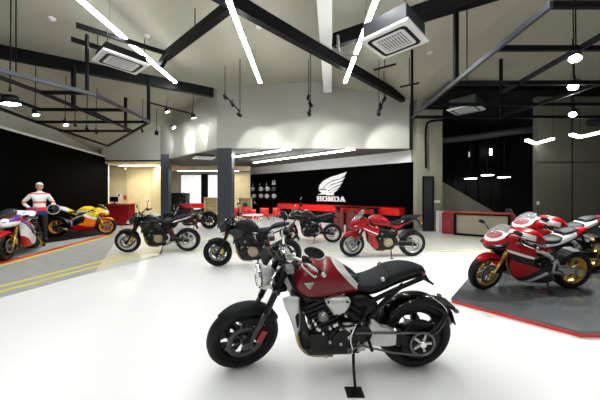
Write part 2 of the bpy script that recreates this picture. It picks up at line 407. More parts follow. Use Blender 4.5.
struct('trim_11', quadstrip([Vector((p.x - .16, p.y, 0)) for p in outB[:3]], [Vector((p.x + .02, p.y, 0)) for p in outB[:3]], .005, .003), 'line_red')
struct('trim_12', quadstrip([Vector((p.x + .05, p.y, 0)) for p in outB[:3]], [Vector((p.x + .17, p.y, 0)) for p in outB[:3]], .005, .003), 'line_yellow')
struct('trim_13', quadstrip([inA[0], inA[1], inA[2], inA[3]], [p + Vector((.11, -.03, 0)) for p in inA[:4]], .0055, .003), 'line_yellow')
struct('trim_14', quadstrip([p + Vector((.34, 0, 0)) for p in inA[:3]], [p + Vector((.43, -.02, 0)) for p in inA[:3]], .0055, .003), 'line_yellow')
struct('trim_15', quadstrip([inA[3], inA[4], inA[5]], [p + Vector((0, -.10, 0)) for p in inA[3:6]], .0055, .003), 'line_pale_yellow')
struct('trim_16', quadstrip([Vector((-5.2, 8.6, 0)), Vector((12.4, 8.6, 0))], [Vector((-5.2, 8.46, 0)), Vector((12.4, 8.46, 0))], .0055, .003), 'line_pale_yellow')
# dark display floor against the black wall
struct('trim_17', quadstrip([BLn, BL0, BL1], [outA[0] + Vector((-.1, 0, 0)), outA[1] + Vector((-.1, 0, 0)), outA[2] + Vector((-.1, 0, 0))], .001, .004), 'track_grey')
struct('trim_18', quadstrip([BLn, BL0, BL1], [Vector((-7.6, 3.4, 0)), pz(22, 247), pz(112, 233.5)], .006, .004), 'carpet_dark')
# podium on the right
PH = .07
pod = [Vector((2.08, 3.645)), Vector((4.55, 6.35)), Vector((9.0, 6.4)), Vector((9.0, 2.73)), Vector((2.93, 2.77))]
tp = MB().rings([[(p.x, p.y, .045) for p in pod], [(p.x, p.y, PH) for p in pod]], smooth=False)
podo = tag(tp.build('display_podium', 'podium'), 'low grey display podium with a red edge carrying the two red sport motorcycles', 'podium')
MB().rings([[(p.x + .015, p.y + .01, 0) for p in pod], [(p.x + .004, p.y + .002, .045) for p in pod]], smooth=False).build('red_edge', 'red_lacquer', podo)
#--BIKES--
# ------------------------------------------------------------------ motorcycles
L0 = 1.455
def steer_matrix(ax, head, deg):
    ax = Vector(ax); h = Vector(head)
    return Matrix.Translation(h) @ Matrix.Rotation(math.radians(deg), 4, (h - ax).normalized()) @ Matrix.Translation(-h)
def wheel(root, x, z, R, w, rim, spokes, S=None, disc=.155, Rr=None, both=True, style='y', hub='steel_grey', dmat='steel_grey'):
    Rr = Rr or .222
    rimb = MB(); h = w * .36
    rimb.lathe([(Rr - .03, -h * .7), (Rr - .012, -h), (Rr + .008, -h), (Rr + .004, -h * .85), (Rr - .018, -h * .5), (Rr - .018, h * .5), (Rr + .004, h * .85), (Rr + .008, h), (Rr - .012, h), (Rr - .03, h * .7)], (x, 0, z), 64)
    for k in range(spokes):
        a = 2 * PI * k / spokes + .3
        if style == 'y':
            e0 = Vector((x + .075 * math.cos(a), 0, z + .075 * math.sin(a)))
            mid = Vector((x + .13 * math.cos(a), 0, z + .13 * math.sin(a)))
            rimb.bar(Vector((x + .025 * math.cos(a), 0, z + .025 * math.sin(a))), mid, .03, .034)
            for q in (-.17, .17):
                rimb.bar(mid, Vector((x + (Rr - .015) * math.cos(a + q), 0, z + (Rr - .015) * math.sin(a + q))), .02, .022)
        elif style == 'twin':
            for q in (-.10, .10):
                rimb.bar(Vector((x + .04 * math.cos(a + q * 2), 0, z + .04 * math.sin(a + q * 2))), Vector((x + (Rr - .015) * math.cos(a + q), 0, z + (Rr - .015) * math.sin(a + q))), .022, .017)
        else:
            rimb.bar(Vector((x + .03 * math.cos(a), 0, z + .03 * math.sin(a))), Vector((x + (Rr - .015) * math.cos(a), 0, z + (Rr - .015) * math.sin(a))), .03, .03)
    wo = rimb.build('wheel', rim, root, S)
    c = .5 * w; q = R - Rr
    prof = [(Rr - .004, -c * .78), (Rr + q * .30, -c * .97), (Rr + q * .55, -c), (Rr + q * .78, -c * .80), (Rr + q * .93, -c * .48), (R, 0), (Rr + q * .93, c * .48), (Rr + q * .78, c * .80), (Rr + q * .55, c), (Rr + q * .30, c * .97), (Rr - .004, c * .78)]
    MB().lathe(prof, (x, 0, z), 72).build('tyre', 'rubber', wo, S)
    hb = MB().cyl((x, -w * .55, z), (x, w * .55, z), .036, 20).cyl((x, -w * .62, z), (x, w * .62, z), .014, 12)
    hb.build('hub', hub, wo, S)
    for s in ((-1, 1) if both else (1,)):
        y = s * (w * .5 + .012) if w < .15 else s * (w * .5 + .004)
        dk = MB().lathe([(disc - .045, y - .0025), (disc, y - .0025), (disc, y + .0025), (disc - .045, y + .0025)], (x, 0, z), 56)
        for k in range(6):
            a = 2 * PI * k / 6
            dk.bar((x + .04 * math.cos(a), y * .9, z + .04 * math.sin(a)), (x + (disc - .04) * math.cos(a + .15), y, z + (disc - .04) * math.sin(a + .15)), .006, .014)
        dk.build('brake_disc', dmat, wo, S)
    return wo
def fork(root, ax, head, tube_m, low_m, sep, S, caliper='plastic_black', usd=True, r=.027):
    ax = Vector(ax); head = Vector(head); d = (head - ax).normalized(); n = (ax.z - 0) * 0
    off = Vector((-d.z, 0, d.x)) * .0
    fo = None
    for s in (-1, 1):
        y = Vector((0, s * sep, 0)); f0 = ax + Vector((.028, 0, 0)); mid = f0 + (head - ax) * .42
        fo = MB().cyl(mid + y, head + y + Vector((.01, 0, .02)), r if usd else r * .75, 16).build('fork', tube_m, root, S)
        mid = f0 + (head - ax) * .45
        MB().cyl(f0 + y - d * .02, mid + y, r * .8 if usd else r * 1.15, 16).box(ax + y + Vector((.01, 0, 0)), (.07, .035, .06)).build('fork_leg', low_m, fo, S)
        MB().box(ax + Vector((.125, s * sep, .07)), (.05, .055, .11), rot=Matrix.Rotation(.5, 3, 'Y')).build('brake_caliper', caliper, fo, S)
    t = MB().box(head + Vector((.03, 0, .0)), (.11, sep * 2 + .06, .035)).box(head - d * .2 + Vector((.03, 0, 0)), (.11, sep * 2 + .06, .035))
    t.cyl(head + Vector((.05, 0, -.01)), head - d * .22 + Vector((.05, 0, 0)), .03)
    t.build('triple_clamp', 'plastic_black', root, S)
    return fo
def front_fender(root, x, z, R, w, m, S, a0=35, a1=160, lip=.0, stays=True):
    g = MB(); n = 16; R1 = R + .022; rg = []
    for i in range(n + 1):
        a = math.radians(a0 + (a1 - a0) * i / n); tp = min(1, .55 + 2.2 * min(i, n - i) / n)
        ring = []
        for t in [-1, -.85, -.5, 0, .5, .85, 1]:
            rr = R1 - .05 * abs(t) ** 3; ring.append((x + rr * math.cos(a), t * w * .62 * tp, z + rr * math.sin(a)))
        for t in [1, .85, .5, 0, -.5, -.85, -1]:
            rr = R1 - .05 * abs(t) ** 3 - .008; ring.append((x + rr * math.cos(a), t * w * .58 * tp, z + rr * math.sin(a)))
        rg.append(ring)
    g.rings(rg)
    if stays:
        for s in (-1, 1): g.prism([(x - .06, z + R * .80), (x + .13, z + R * .72), (x + .09, z + .16), (x + .04, z + .16)], s * w * .60, s * (w * .60 + .012))
    return g.build('front_fender', m, root, S)
def handlebar(root, head, S, rise=.06, sweep=.10, half=.38, bar_m='steel_grey', clip=False, mirror=True, mstem=.17, mcol='plastic_black', mx=-.02, fairmirror=None, mirror_m='plastic_matte', mrot=0.0):
    hx, hz = head
    m = MB()
    if clip:
        for s in (-1, 1): m.cyl((hx + .01, s * .10, hz - .03), (hx + .12, s * .34, hz - .07), .012)
    else:
        for s in (1,):
            m.tube([(hx + .03, 0, hz + .045), (hx + .03, .08, hz + .05), (hx + .06, .19, hz + .05 + rise), (hx + .03 + sweep, half, hz + .03 + rise)], .0115)
        m.mirror(); m.box((hx + .03, 0, hz + .035), (.045, .14, .045))
    hb = m.build('handlebar', bar_m, root, S)
    for s in (-1, 1):
        if clip: a, b = Vector((hx + .075, s * .24, hz - .052)), Vector((hx + .125, s * .352, hz - .072))
        else: a, b = Vector((hx + .03 + sweep * .72, s * (half - .12), hz + .035 + rise)), Vector((hx + .035 + sweep, s * (half + .01), hz + .03 + rise))
        g = MB().cyl(a, b, .017, 16)
        go = g.build('grip', 'rubber', hb, S)
        d = (b - a).normalized()
        MB().cyl(b, b + d * .03, .016, 14, r2=.012).build('bar_end', 'aluminium', hb, S)
        MB().box(a - d * .025, (.045, .05, .04)).cyl(a + Vector((-.03, 0, .02)) - d * .02, a + Vector((-.03, 0, .055)) - d * .02, .022).build('switchgear', 'plastic_black', hb, S)
        MB().tube([a + Vector((-.03, 0, .0)) - d * .03, a + Vector((-.06, 0, -.005)), b + Vector((-.065, 0, -.01)), b + Vector((-.05, 0, -.01)) + d * .0], [.008, .006, .0055, .007], 8).build('lever', 'aluminium', hb, S)
        if mirror:
            r0 = a - d * .02 + Vector((0, 0, .02)); r1 = r0 + Vector((-.02, s * .05, mstem * .55)); r2 = r0 + Vector((mx, s * .10, mstem))
            st = MB().tube([r0, r1, r2], .006, 8)
            so = st.build('mirror_stem', 'plastic_black', hb, S)
            c = r2 + Vector((.0, s * .015, .03))
            R_ = Matrix.Translation(c) @ Matrix.Rotation(s * -.35 + mrot, 4, 'Z')
            mh = MB().ball((0, 0, 0), .046, sc=(.38, 1.6, .9), n=22).xf(R_)
            mo = mh.build('mirror', mirror_m, so, S)
            MB().ball((.009, 0, 0), .041, sc=(.28, 1.6, .88), n=22).xf(R_).build('mirror_glass', 'chrome', mo, S)
    # cables
    cb = MB()
    for s in (-1, 1):
        cb.tube([(hx + .07, s * .2, hz + .05), (hx - .06, s * .15, hz + .02), (hx - .06, s * .06, hz - .12), (hx - .02, s * .05, hz - .28)], .005, 6)
        cb.tube([(hx + .06, s * .22, hz + .05), (hx - .09, s * .10, hz + .06), (hx - .04, 0, hz - .06)], .004, 6)
    cb.build('cable', 'rubber', hb, S)
    return hb
def engine(root, big=1.0, cover='engine_black', cx=.72, cz=.42):
    m = MB()
    m.box((cx + .06, 0, cz - .06), (.40, .30, .24)).box((cx + .20, 0, cz + .06), (.22, .26, .18))
    m.box((cx + .02, 0, cz - .21), (.34, .20, .08), top=1.3)
    r = Matrix.Rotation(-.42, 3, 'Y')
    m.box((cx - .06, 0, cz + .15), (.20, .34, .24), rot=r)
    for k in range(6): m.box(Vector((cx - .06, 0, cz + .15)) + r @ Vector((0, 0, -.09 + k * .035)), (.235, .37, .009), rot=r)
    m.box(Vector((cx - .06, 0, cz + .15)) + r @ Vector((0, 0, .16)), (.16, .30, .07), rot=r)
    eo = m.build('engine', 'engine_black', root)
    for s in (-1, 1):
        c = MB().cyl((cx + .10, s * .14, cz - .04), (cx + .10, s * .19, cz - .04), .105, 32).cyl((cx + .10, s * .19, cz - .04), (cx + .10, s * .203, cz - .04), .075, 28)
        for k in range(8): c.cyl((cx + .10 + .095 * math.cos(k * PI / 4), s * .15, cz - .04 + .095 * math.sin(k * PI / 4)), (cx + .10 + .095 * math.cos(k * PI / 4), s * .20, cz - .04 + .095 * math.sin(k * PI / 4)), .010, 8)
        c.build('crankcase_cover', cover, eo)
        d = MB().cyl((cx + .27, s * .13, cz - .02), (cx + .27, s * .175, cz - .02), .07, 24)
        d.build('gear_cover', 'engine_black', eo); MB().box((cx - .09, s * .15, cz - .07), (.12, .05, .13)).build('water_pump', 'engine_black', eo)
        for q in range(3): MB().cyl((cx - .1 + .1 * q, s * .17, cz + .05), (cx - .1 + .1 * q, s * .195, cz + .05), .012, 10).build('bolt', 'aluminium', eo)
        MB().cyl((cx - .05, s * .17, cz + .16), (cx - .05, s * .19, cz + .16), .026, 12).build('plug_cap', 'steel_grey', eo)
        MB().tube([(cx + .02, s * .19, cz + .10), (cx + .14, s * .20, cz + .07), (cx + .26, s * .18, cz + .12), (cx + .30, s * .15, cz + .24)], .009, 8).build('hose', 'rubber', eo)
    h = MB()
    for k in range(4):
        y = -.12 + .08 * k
        h.tube([(cx - .14, y, cz + .20), (cx - .25, y, cz + .10), (cx - .24, y * .8, cz - .12), (cx - .15, y * .6, cz - .255), (cx + .05, y * .5, cz - .28)], .019, 10)
    h.build('exhaust_header', 'bronze_pipe', eo)
    return eo
def radiator(root, cx=.47, m='engine_black'):
    b = MB().box((cx, 0, .60), (.045, .36, .30), rot=Matrix.Rotation(-.25, 3, 'Y'))
    for k in range(9): b.box((cx - .025 - (k - 4) * .0075, 0, .60 + (k - 4) * .03), (.02, .34, .006))
    return b.build('radiator', m, root)
def kickstand(root, x, lean, m='plastic_black', y=-.27):
    t = math.tan(math.radians(lean))
    k = MB().tube([(x, -.12, .24), (x - .015, -.19, .15), (x - .03, y, -y * t + .01)], [.013, .012, .010], 10, 2)
    k.box((x - .035, y - .01, -y * t + .008), (.07, .045, .012)); k.box((x + .01, -.12, .25), (.06, .05, .05))
    return k.build('kickstand', m, root)
def pegs(root, x=.98, z=.36, m='aluminium'):
    for s in (-1, 1):
        p = MB().cyl((x, s * .16, z), (x - .01, s * .30, z), .013, 10)
        po = p.build('footrest', 'rubber', root)
        MB().pillow([(x - .07, z - .05), (x + .03, z - .07), (x + .10, z + .05), (x + .05, z + .15), (x + .0, z + .11)], s * .15, s * .172, sub=2, nr=3).build('footrest_bracket', m, po)
        MB().tube([(x - .03, s * .18, z - .05), (x - .12, s * .20, z - .06), (x - .17, s * .21, z - .06)], .006, 8).cyl((x - .17, s * .19, z - .06), (x - .17, s * .25, z - .06), .009, 8).build('foot_lever', 'steel_grey', po)
def swingarm(root, L, z, m, px=.98, pz_=.38, y=.13, hgt=.05, chain=True, tri=True):
    s = MB()
    for q in (-1, 1):
        s.rings([[(px, q * y + a * .018, pz_ + b * hgt) for a, b in ((-1, -1), (1, -1), (1, 1), (-1, 1))],
                 [(px + (L - px) * .55, q * y + a * .02, (pz_ + z) / 2 + .02 + b * hgt * 1.25) for a, b in ((-1, -1), (1, -1), (1, 1), (-1, 1))],
                 [(L + .05, q * y + a * .014, z + b * .028) for a, b in ((-1, -1), (1, -1), (1, 1), (-1, 1))]], smooth=False)
    s.box((px + .12, 0, pz_ + .01), (.10, 2 * y, .08))
    so = s.build('swingarm', m, root)
    if chain:
        c = MB(); yy = -y - .03
        c.tube([(px - .10, yy, pz_ + .045), (L, yy, z + .085)], .007, 8, 1).tube([(px - .10, yy, pz_ - .04), (L, yy, z - .085)], .007, 8, 1)
        co = c.build('chain', 'steel_grey', so)
        MB().lathe([(.066, yy - .003), (.088, yy - .003), (.088, yy + .003), (.066, yy + .003)], (L, 0, z), 40).build('sprocket', 'steel_grey', co)
    return so
def shock(root, a, b, y=0, spring='red_lacquer'):
    a = Vector(a); b = Vector(b); a.y = b.y = y
    m = MB().cyl(a, b, .016); d = b - a
    so = m.build('shock_absorber', 'steel_grey', root)
    pts = []
    t = d.normalized(); u = Vector((0, 1, 0)); w = t.cross(u)
    for k in range(57):
        an = k * 2 * PI / 8; pts.append(a + d * (.15 + .7 * k / 56) + (u * math.cos(an) + w * math.sin(an)) * .033)
    MB().tube(pts, .007, 6, 1).build('spring', spring, so)
    return so
def muffler(root, pts, r, m='steel_grey', y=.17, tip='plastic_black'):
    P = [(a, y, b) for a, b in pts]
    g = MB().tube([(.82, y * .4, .14), (.95, y * .8, .18), (P[0][0], y, P[0][2])], .022, 12)
    go = g.build('exhaust_pipe', 'steel_grey', root)
    mo = MB().tube([P[0], tuple((Vector(P[0]) * .85 + Vector(P[1]) * .15)), P[1]], [r * .5, r, r], 18, 2).build('muffler', m, go)
    d = (Vector(P[1]) - Vector(P[0])).normalized()
    MB().cyl(Vector(P[1]), Vector(P[1]) + d * .03, r * 1.02, 20).cyl(Vector(P[1]) + d * .03, Vector(P[1]) + d * .05, r * .6, 16).build('muffler_tip', tip, mo)
def plate_hanger(root, x, z, low=False, m='plastic_black'):
    g = MB().tube([(x - .12, 0, z + .02), (x, 0, z - .02), (x + .09, 0, z - .14)], [.03, .022, .016], 10, 3)
    g.box((x + .10, 0, z - .17), (.012, .16, .13), rot=Matrix.Rotation(-.5, 3, 'Y'))
    g.cyl((x + .02, -.14, z - .05), (x + .02, .14, z - .05), .007, 8)
    go = g.build('plate_holder', m, root)
    for s in (-1, 1): MB().ball((x + .02, s * .15, z - .05), .024, sc=(.8, 1.4, .8)).build('indicator', 'indicator', go)
def subframe(root, pts, y, r, m='plastic_black', name='frame'):
    f = MB()
    for P in pts: f.tube([(a, y * k, b) for a, b, k in P], r, 10, 3)
    return f.mirror().build(name, m, root)
def place(name, label, cat, group, pf, pr, lean, z=0.0, L=L0, s=None):
    a, b = pf, pr; v = b - a; s = s or v.length / L
    mid = (a + b) / 2
    o = thing(name, label, cat, (mid.x, mid.y, z), 0, group)
    yaw = math.atan2(v.y, v.x)
    o.rotation_euler = (math.radians(lean), 0, yaw); o.scale = (s, s, s)
    return o
class Shift:      # children are modelled from the front contact; move them so the empty sits mid-wheelbase
    pass
def finish(o, L=L0):
    def walk(p):
        for c in [q for q in bpy.data.objects if q.parent == p]:
            c.data.transform(Matrix.Translation((-L / 2, 0, 0))); walk(c)
    walk(o)
def naked_front_light(root, x, z, r, S, shell='plastic_black'):
    h = MB().lathe([(r * 1.05, 0), (r, .03), (r * .8, .09), (r * .3, .13), (.002, .135)], (x, 0, z), 32, axis='X', loop=False)
    ho = h.build('headlight', shell, root, S)
    MB().lathe([(r * 1.06, .012), (r * 1.06, -.012), (r * .93, -.018), (r * .93, .0)], (x, 0, z), 32, axis='X').build('headlight_rim', 'chrome', ho, S)
    MB().lathe([(r * .95, 0), (r * .7, -.012), (.002, -.02)], (x, 0, z), 32, axis='X', loop=False).build('headlight_lens', 'lens', ho, S)
    return ho
def taillight(root, x, z, w=.05):
    MB().box((x, 0, z), (.03, w * 2, .035)).build('tail_light', 'lamp_red', root)
def two_up_seat(root, secs, m='leather'):
    so = MB().loft(secs, sub=6).build('seat', m, root); return so

# ---- the deep red naked motorcycle in front
def bike_foreground():
    o = place('naked_motorcycle', 'large deep red naked motorcycle, nearest of all in the middle', 'motorcycle', None, pz(244.5, 367.5), pz(410, 362.2), 8)
    ax = (.0, 0, .30); hd = (.335, 0, .96); S = steer_matrix(ax, hd, 20)
    wheel(o, 0, .30, .30, .12, 'plastic_black', 10, S, .150, dmat='disc_dark')
    wheel(o, L0, .315, .315, .19, 'plastic_black', 5, both=False, disc=.12)
    hc = MB().cyl((L0, -.10, .315), (L0, -.135, .315), .165, 36).cyl((L0, -.13, .315), (L0, -.16, .315), .085, 28)
    hco = hc.build('rear_hub', 'plastic_black', o); MB().cyl((L0, -.16, .315), (L0, -.195, .315), .024, 14).build('axle_nut', 'chrome', hco)
    sp = MB()
    for k in range(5):
        a = 2 * PI * k / 5; sp.bar((L0 + .02 * math.cos(a), -.168, .315 + .02 * math.sin(a)), (L0 + .078 * math.cos(a), -.166, .315 + .078 * math.sin(a)), .018, .020)
    sp.build('hub_carrier', 'aluminium', hco)
    fork(o, ax, hd, 'plastic_black', 'disc_dark', .105, S, 'red_dark')
    front_fender(o, 0, .30, .30, .13, 'plastic_matte', S, 22, 128)
    hl = naked_front_light(o, .13, .86, .092, S, 'alu_pale')
    MB().box((.20, 0, .80), (.10, .17, .04)).cyl((.14, 0, .765), (.22, 0, .765), .03, 16).build('headlight_bracket', 'aluminium', hl, S)
    g = MB().box((.19, 0, 1.03), (.03, .15, .09), rot=Matrix.Rotation(.6, 3, 'Y')); g.build('instrument_display', 'plastic_black', o, S)
    hb = handlebar(o, (.335, .98), S, rise=.04, sweep=.13, half=.375, bar_m='aluminium', mstem=.10, mx=-.01, mrot=.5)
    for s in (-1, 1):
        MB().cyl((.36, s * .10, 1.0), (.36, s * .10, 1.05), .033, 16).build('fork_cap', 'chrome', hb, S)
        MB().box((.30, s * .26, 1.05), (.05, .06, .045)).build('brake_reservoir', 'steel_grey', hb, S)
        MB().tube([(.25, s * .10, .93), (.2, s * .14, .88), (.22, s * .11, .78)], .010, 8).build('headlight_stay', 'chrome', hb, S)
    MB().cyl((.335, -.04, 1.035), (.335, .04, 1.035), .022, 14).build('bar_clamp', 'chrome', hb, S)
    for s in (-1, 1): MB().ball((.24, s * .17, .80), .022, sc=(1, 1.5, 1)).build('indicator', 'screen_smoke', o, S)
    # tank
    t = MB().loft([(.40, .775, .06, .06, 2.2), (.45, .80, .15, .105, 2.6), (.53, .815, .185, .14, 2.8), (.64, .83, .195, .145, 2.8), (.75, .825, .18, .13, 2.6), (.84, .80, .14, .105, 2.6), (.90, .785, .115, .085, 2.4), (.94, .77, .10, .065, 2.2)], n=56, sub=9)
    to = t.build('fuel_tank', 'tank_front', o)
    MB().cyl((.63, 0, .965), (.63, 0, .985), .042, 24).cyl((.63, 0, .985), (.63, 0, .992), .03, 20).build('tank_cap', 'aluminium', to)
    for s in (-1, 1):
        e = MB()
        for k in range(4):
            e.prism([(.50 + .010 * k, .85 - .012 * k), (.57 - .006 * k, .862 - .013 * k), (.562 - .006 * k, .856 - .013 * k), (.50 + .012 * k, .843 - .012 * k)], s * .175, s * .198)
        e.build('tank_emblem', 'alu_pale', to)
    # seat
    st = MB().loft([(.89, .785, .09, .05, 2.4), (.96, .765, .12, .045, 2.6), (1.05, .775, .145, .045, 2.6), (1.13, .805, .14, .055, 2.6), (1.21, .845, .13, .062, 2.6), (1.32, .875, .115, .055, 2.4), (1.42, .88, .085, .045, 2.3), (1.50, .87, .05, .028, 2.2)], sub=7).build('seat', 'leather', o)
    MB().tube([(1.165, -.146, .80), (1.175, -.125, .878), (1.18, 0, .898), (1.175, .125, .878), (1.165, .146, .80)], .006, 8).build('seat_strap', 'plastic_black', st)
    MB().cyl((1.12, -.12, .85), (1.12, -.137, .845), .014, 12).build('strap_rivet', 'aluminium', st)
    tl = MB().loft([(.94, .69, .07, .04, 2.4), (1.10, .73, .085, .045, 2.4), (1.28, .80, .08, .035, 2.4), (1.48, .835, .045, .02, 2.2)]).build('tail_cover', 'plastic_black', o)
    taillight(tl, 1.50, .85, .035)
    MB().tube([(1.42, 0, .83), (1.51, 0, .80), (1.57, 0, .76)], [.03, .024, .012], 10).box((1.55, 0, .775), (.06, .12, .016), rot=Matrix.Rotation(.5, 3, 'Y')).build('grab_piece', 'plastic_black', tl)
    engine(o, cx=.70, cz=.43)
    radiator(o, .46)
    for s in (-1, 1):
        rc = MB().pillow([(.33, .73), (.45, .745), (.46, .70), (.47, .50), (.445, .43), (.425, .44), (.385, .58)], s * .175, s * .215, sub=2, nr=5)
        rco = rc.build('radiator_cover', 'alu_pale', o)
        MB().pillow([(.42, .62), (.455, .63), (.46, .52), (.44, .50)], s * .200, s * .220, sub=2, nr=3).build('radiator_grille', 'plastic_black', rco)
        ac = MB().pillow([(.65, .72), (.84, .725), (.855, .66), (.82, .61), (.74, .575), (.70, .62)], s * .155, s * .205, sub=2, nr=6, p=5)
        aco = ac.build('airbox_cover', 'alu_pale', o)
        for a, b in ((.68, .705), (.825, .705), (.75, .595)): MB().cyl((a, s * .19, b), (a, s * .208, b), .008, 10).build('screw', 'plastic_black', aco)
        MB().pillow([(.86, .69), (1.02, .71), (1.10, .60), (.98, .52), (.90, .53)], s * .10, s * .15, sub=3, nr=5).build('side_panel', 'plastic_black', o)
        MB().pillow([(.93, .46), (.985, .54), (1.03, .36), (1.00, .24), (.93, .23)], s * .14, s * .165, sub=1, nr=3).build('pivot_plate', 'alu_pale', o)
    subframe(o, [[(.36, .90, .3), (.48, .74, 1), (.75, .68, 1), (.97, .56, 1), (.96, .30, 1)], [(.42, .78, .4), (.50, .50, 1.0), (.62, .30, .9), (.95, .26, .9)],
                 [(.94, .62, .9), (1.2, .74, .8), (1.50, .84, .5)], [(1.0, .50, .9), (1.15, .66, .8), (1.3, .79, .7)]], .15, .019)
    s = MB()
    s.rings([[(x, -.14 + a * .028, z + b * h) for a, b in ((-1, -1), (1, -1), (1, 1), (-1, 1))] for x, z, h in ((.99, .37, .06), (1.10, .38, .08), (1.18, .37, .075), (1.24, .355, .05))], smooth=False)
    s.box((1.05, 0, .38), (.10, .26, .09))
    so = s.build('swingarm', 'alu_pale', o)
    MB().rings([[(x, -.14 + a * .022, z + b * h) for a, b in ((-1, -1), (1, -1), (1, 1), (-1, 1))] for x, z, h in ((1.22, .355, .045), (1.34, .335, .04), (1.44, .315, .04))], smooth=False).build('swingarm_end', 'plastic_black', so)
    MB().tube([(.90, -.175, .425), (1.2, -.178, .415), (L0, -.178, .415)], .008, 8, 2).tube([(.90, -.175, .33), (1.2, -.178, .25), (L0, -.178, .215)], .008, 8, 2).lathe([(.09, -.174), (.105, -.174), (.105, -.182), (.09, -.182)], (L0, 0, .315), 40).build('chain', 'steel_grey', so)
    # hugger and plate arm
    front_f = MB(); n = 18; rg = []
    for i in range(n + 1):
        a = math.radians(22 + 122 * i / n); w = .105
        rg.append([(L0 + (.345 - .05 * abs(t) ** 3 - q) * math.cos(a), t * w, .315 + (.345 - .05 * abs(t) ** 3 - q) * math.sin(a)) for q, ts in ((0, (-1, -.8, -.4, 0, .4, .8, 1)), (.01, (1, .8, .4, 0, -.4, -.8, -1))) for t in ts])
    front_f.rings(rg); hg = front_f.build('rear_hugger', 'paint_black', o)
    pa = MB().tube([(1.44, -.155, .36), (1.56, -.15, .41), (1.67, -.10, .50), (1.70, -.03, .53)], [.02, .026, .022, .018], 10)
    pa.box((1.68, 0, .57), (.18, .15, .03), rot=Matrix.Rotation(.25, 3, 'Y'))
    pao = pa.build('plate_arm', 'plastic_black', o)
    MB().tube([(1.56, -.085, .66), (1.66, -.085, .585), (1.72, -.07, .48)], .012, 8, 4, sy=.5).build('plate_arm_trim', 'chrome', pao)
    MB().box((1.755, 0, .47), (.012, .17, .13), rot=Matrix.Rotation(-.35, 3, 'Y')).box((1.745, 0, .55), (.03, .10, .03)).build('plate_holder', 'plastic_black', pao)
    for q in (-1, 1): MB().ball((1.745, q * .12, .56), .02, sc=(1, 1.5, .8)).build('indicator', 'screen_smoke', pao)
    muffler(o, [(1.02, .26), (1.32, .40)], .062, 'steel_grey', .19)
    shock(o, (1.10, 0, .62), (1.08, 0, .34), spring='steel_grey')
    pegs(o, 1.01, .37)
    kickstand(o, .91, 8, y=-.33)
    nb = random.Random(3)
    for q in range(16):
        x_, z_ = nb.uniform(.56, .92), nb.uniform(.24, .62)
        MB().cyl((x_, -.18, z_), (x_, -.212, z_), nb.uniform(.006, .013), 10).build('bolt', 'aluminium', o)
    MB().pillow([(.60, .60), (.66, .62), (.70, .55), (.62, .52)], -.17, -.20, sub=2, nr=3).build('breather_cover', 'steel_grey', o)
    MB().pillow([(.80, .52), (.90, .50), (.88, .42), (.82, .44)], -.17, -.195, sub=2, nr=3).build('linkage_cover', 'alu_pale', o)
    MB().tube([(.90, -.20, .52), (.86, -.205, .40), (.88, -.21, .30)], .006, 8).build('shift_rod', 'chrome', o)
    MB().tube([(1.03, -.16, .52), (1.10, -.15, .46), (1.13, -.15, .40)], .016, 8).build('rear_brace', 'alu_pale', o)
    pad = Matrix.Rotation(o.rotation_euler.z, 4, 'Z') @ Vector((.875 - L0 / 2, -.335, 0)) + o.location
    pp = MB().rings([[(x, y, z) for x, y in ((-.065, -.05), (.065, -.05), (.06, .055), (-.07, .055))] for z in (0, .008)], smooth=False).build('kickstand_pad', 'rubber', loc=(pad.x, pad.y, 0.0))
    tag(pp, 'small square black pad on the floor under the kickstand of the large deep red motorcycle', 'pad')
    finish(o)
    return o
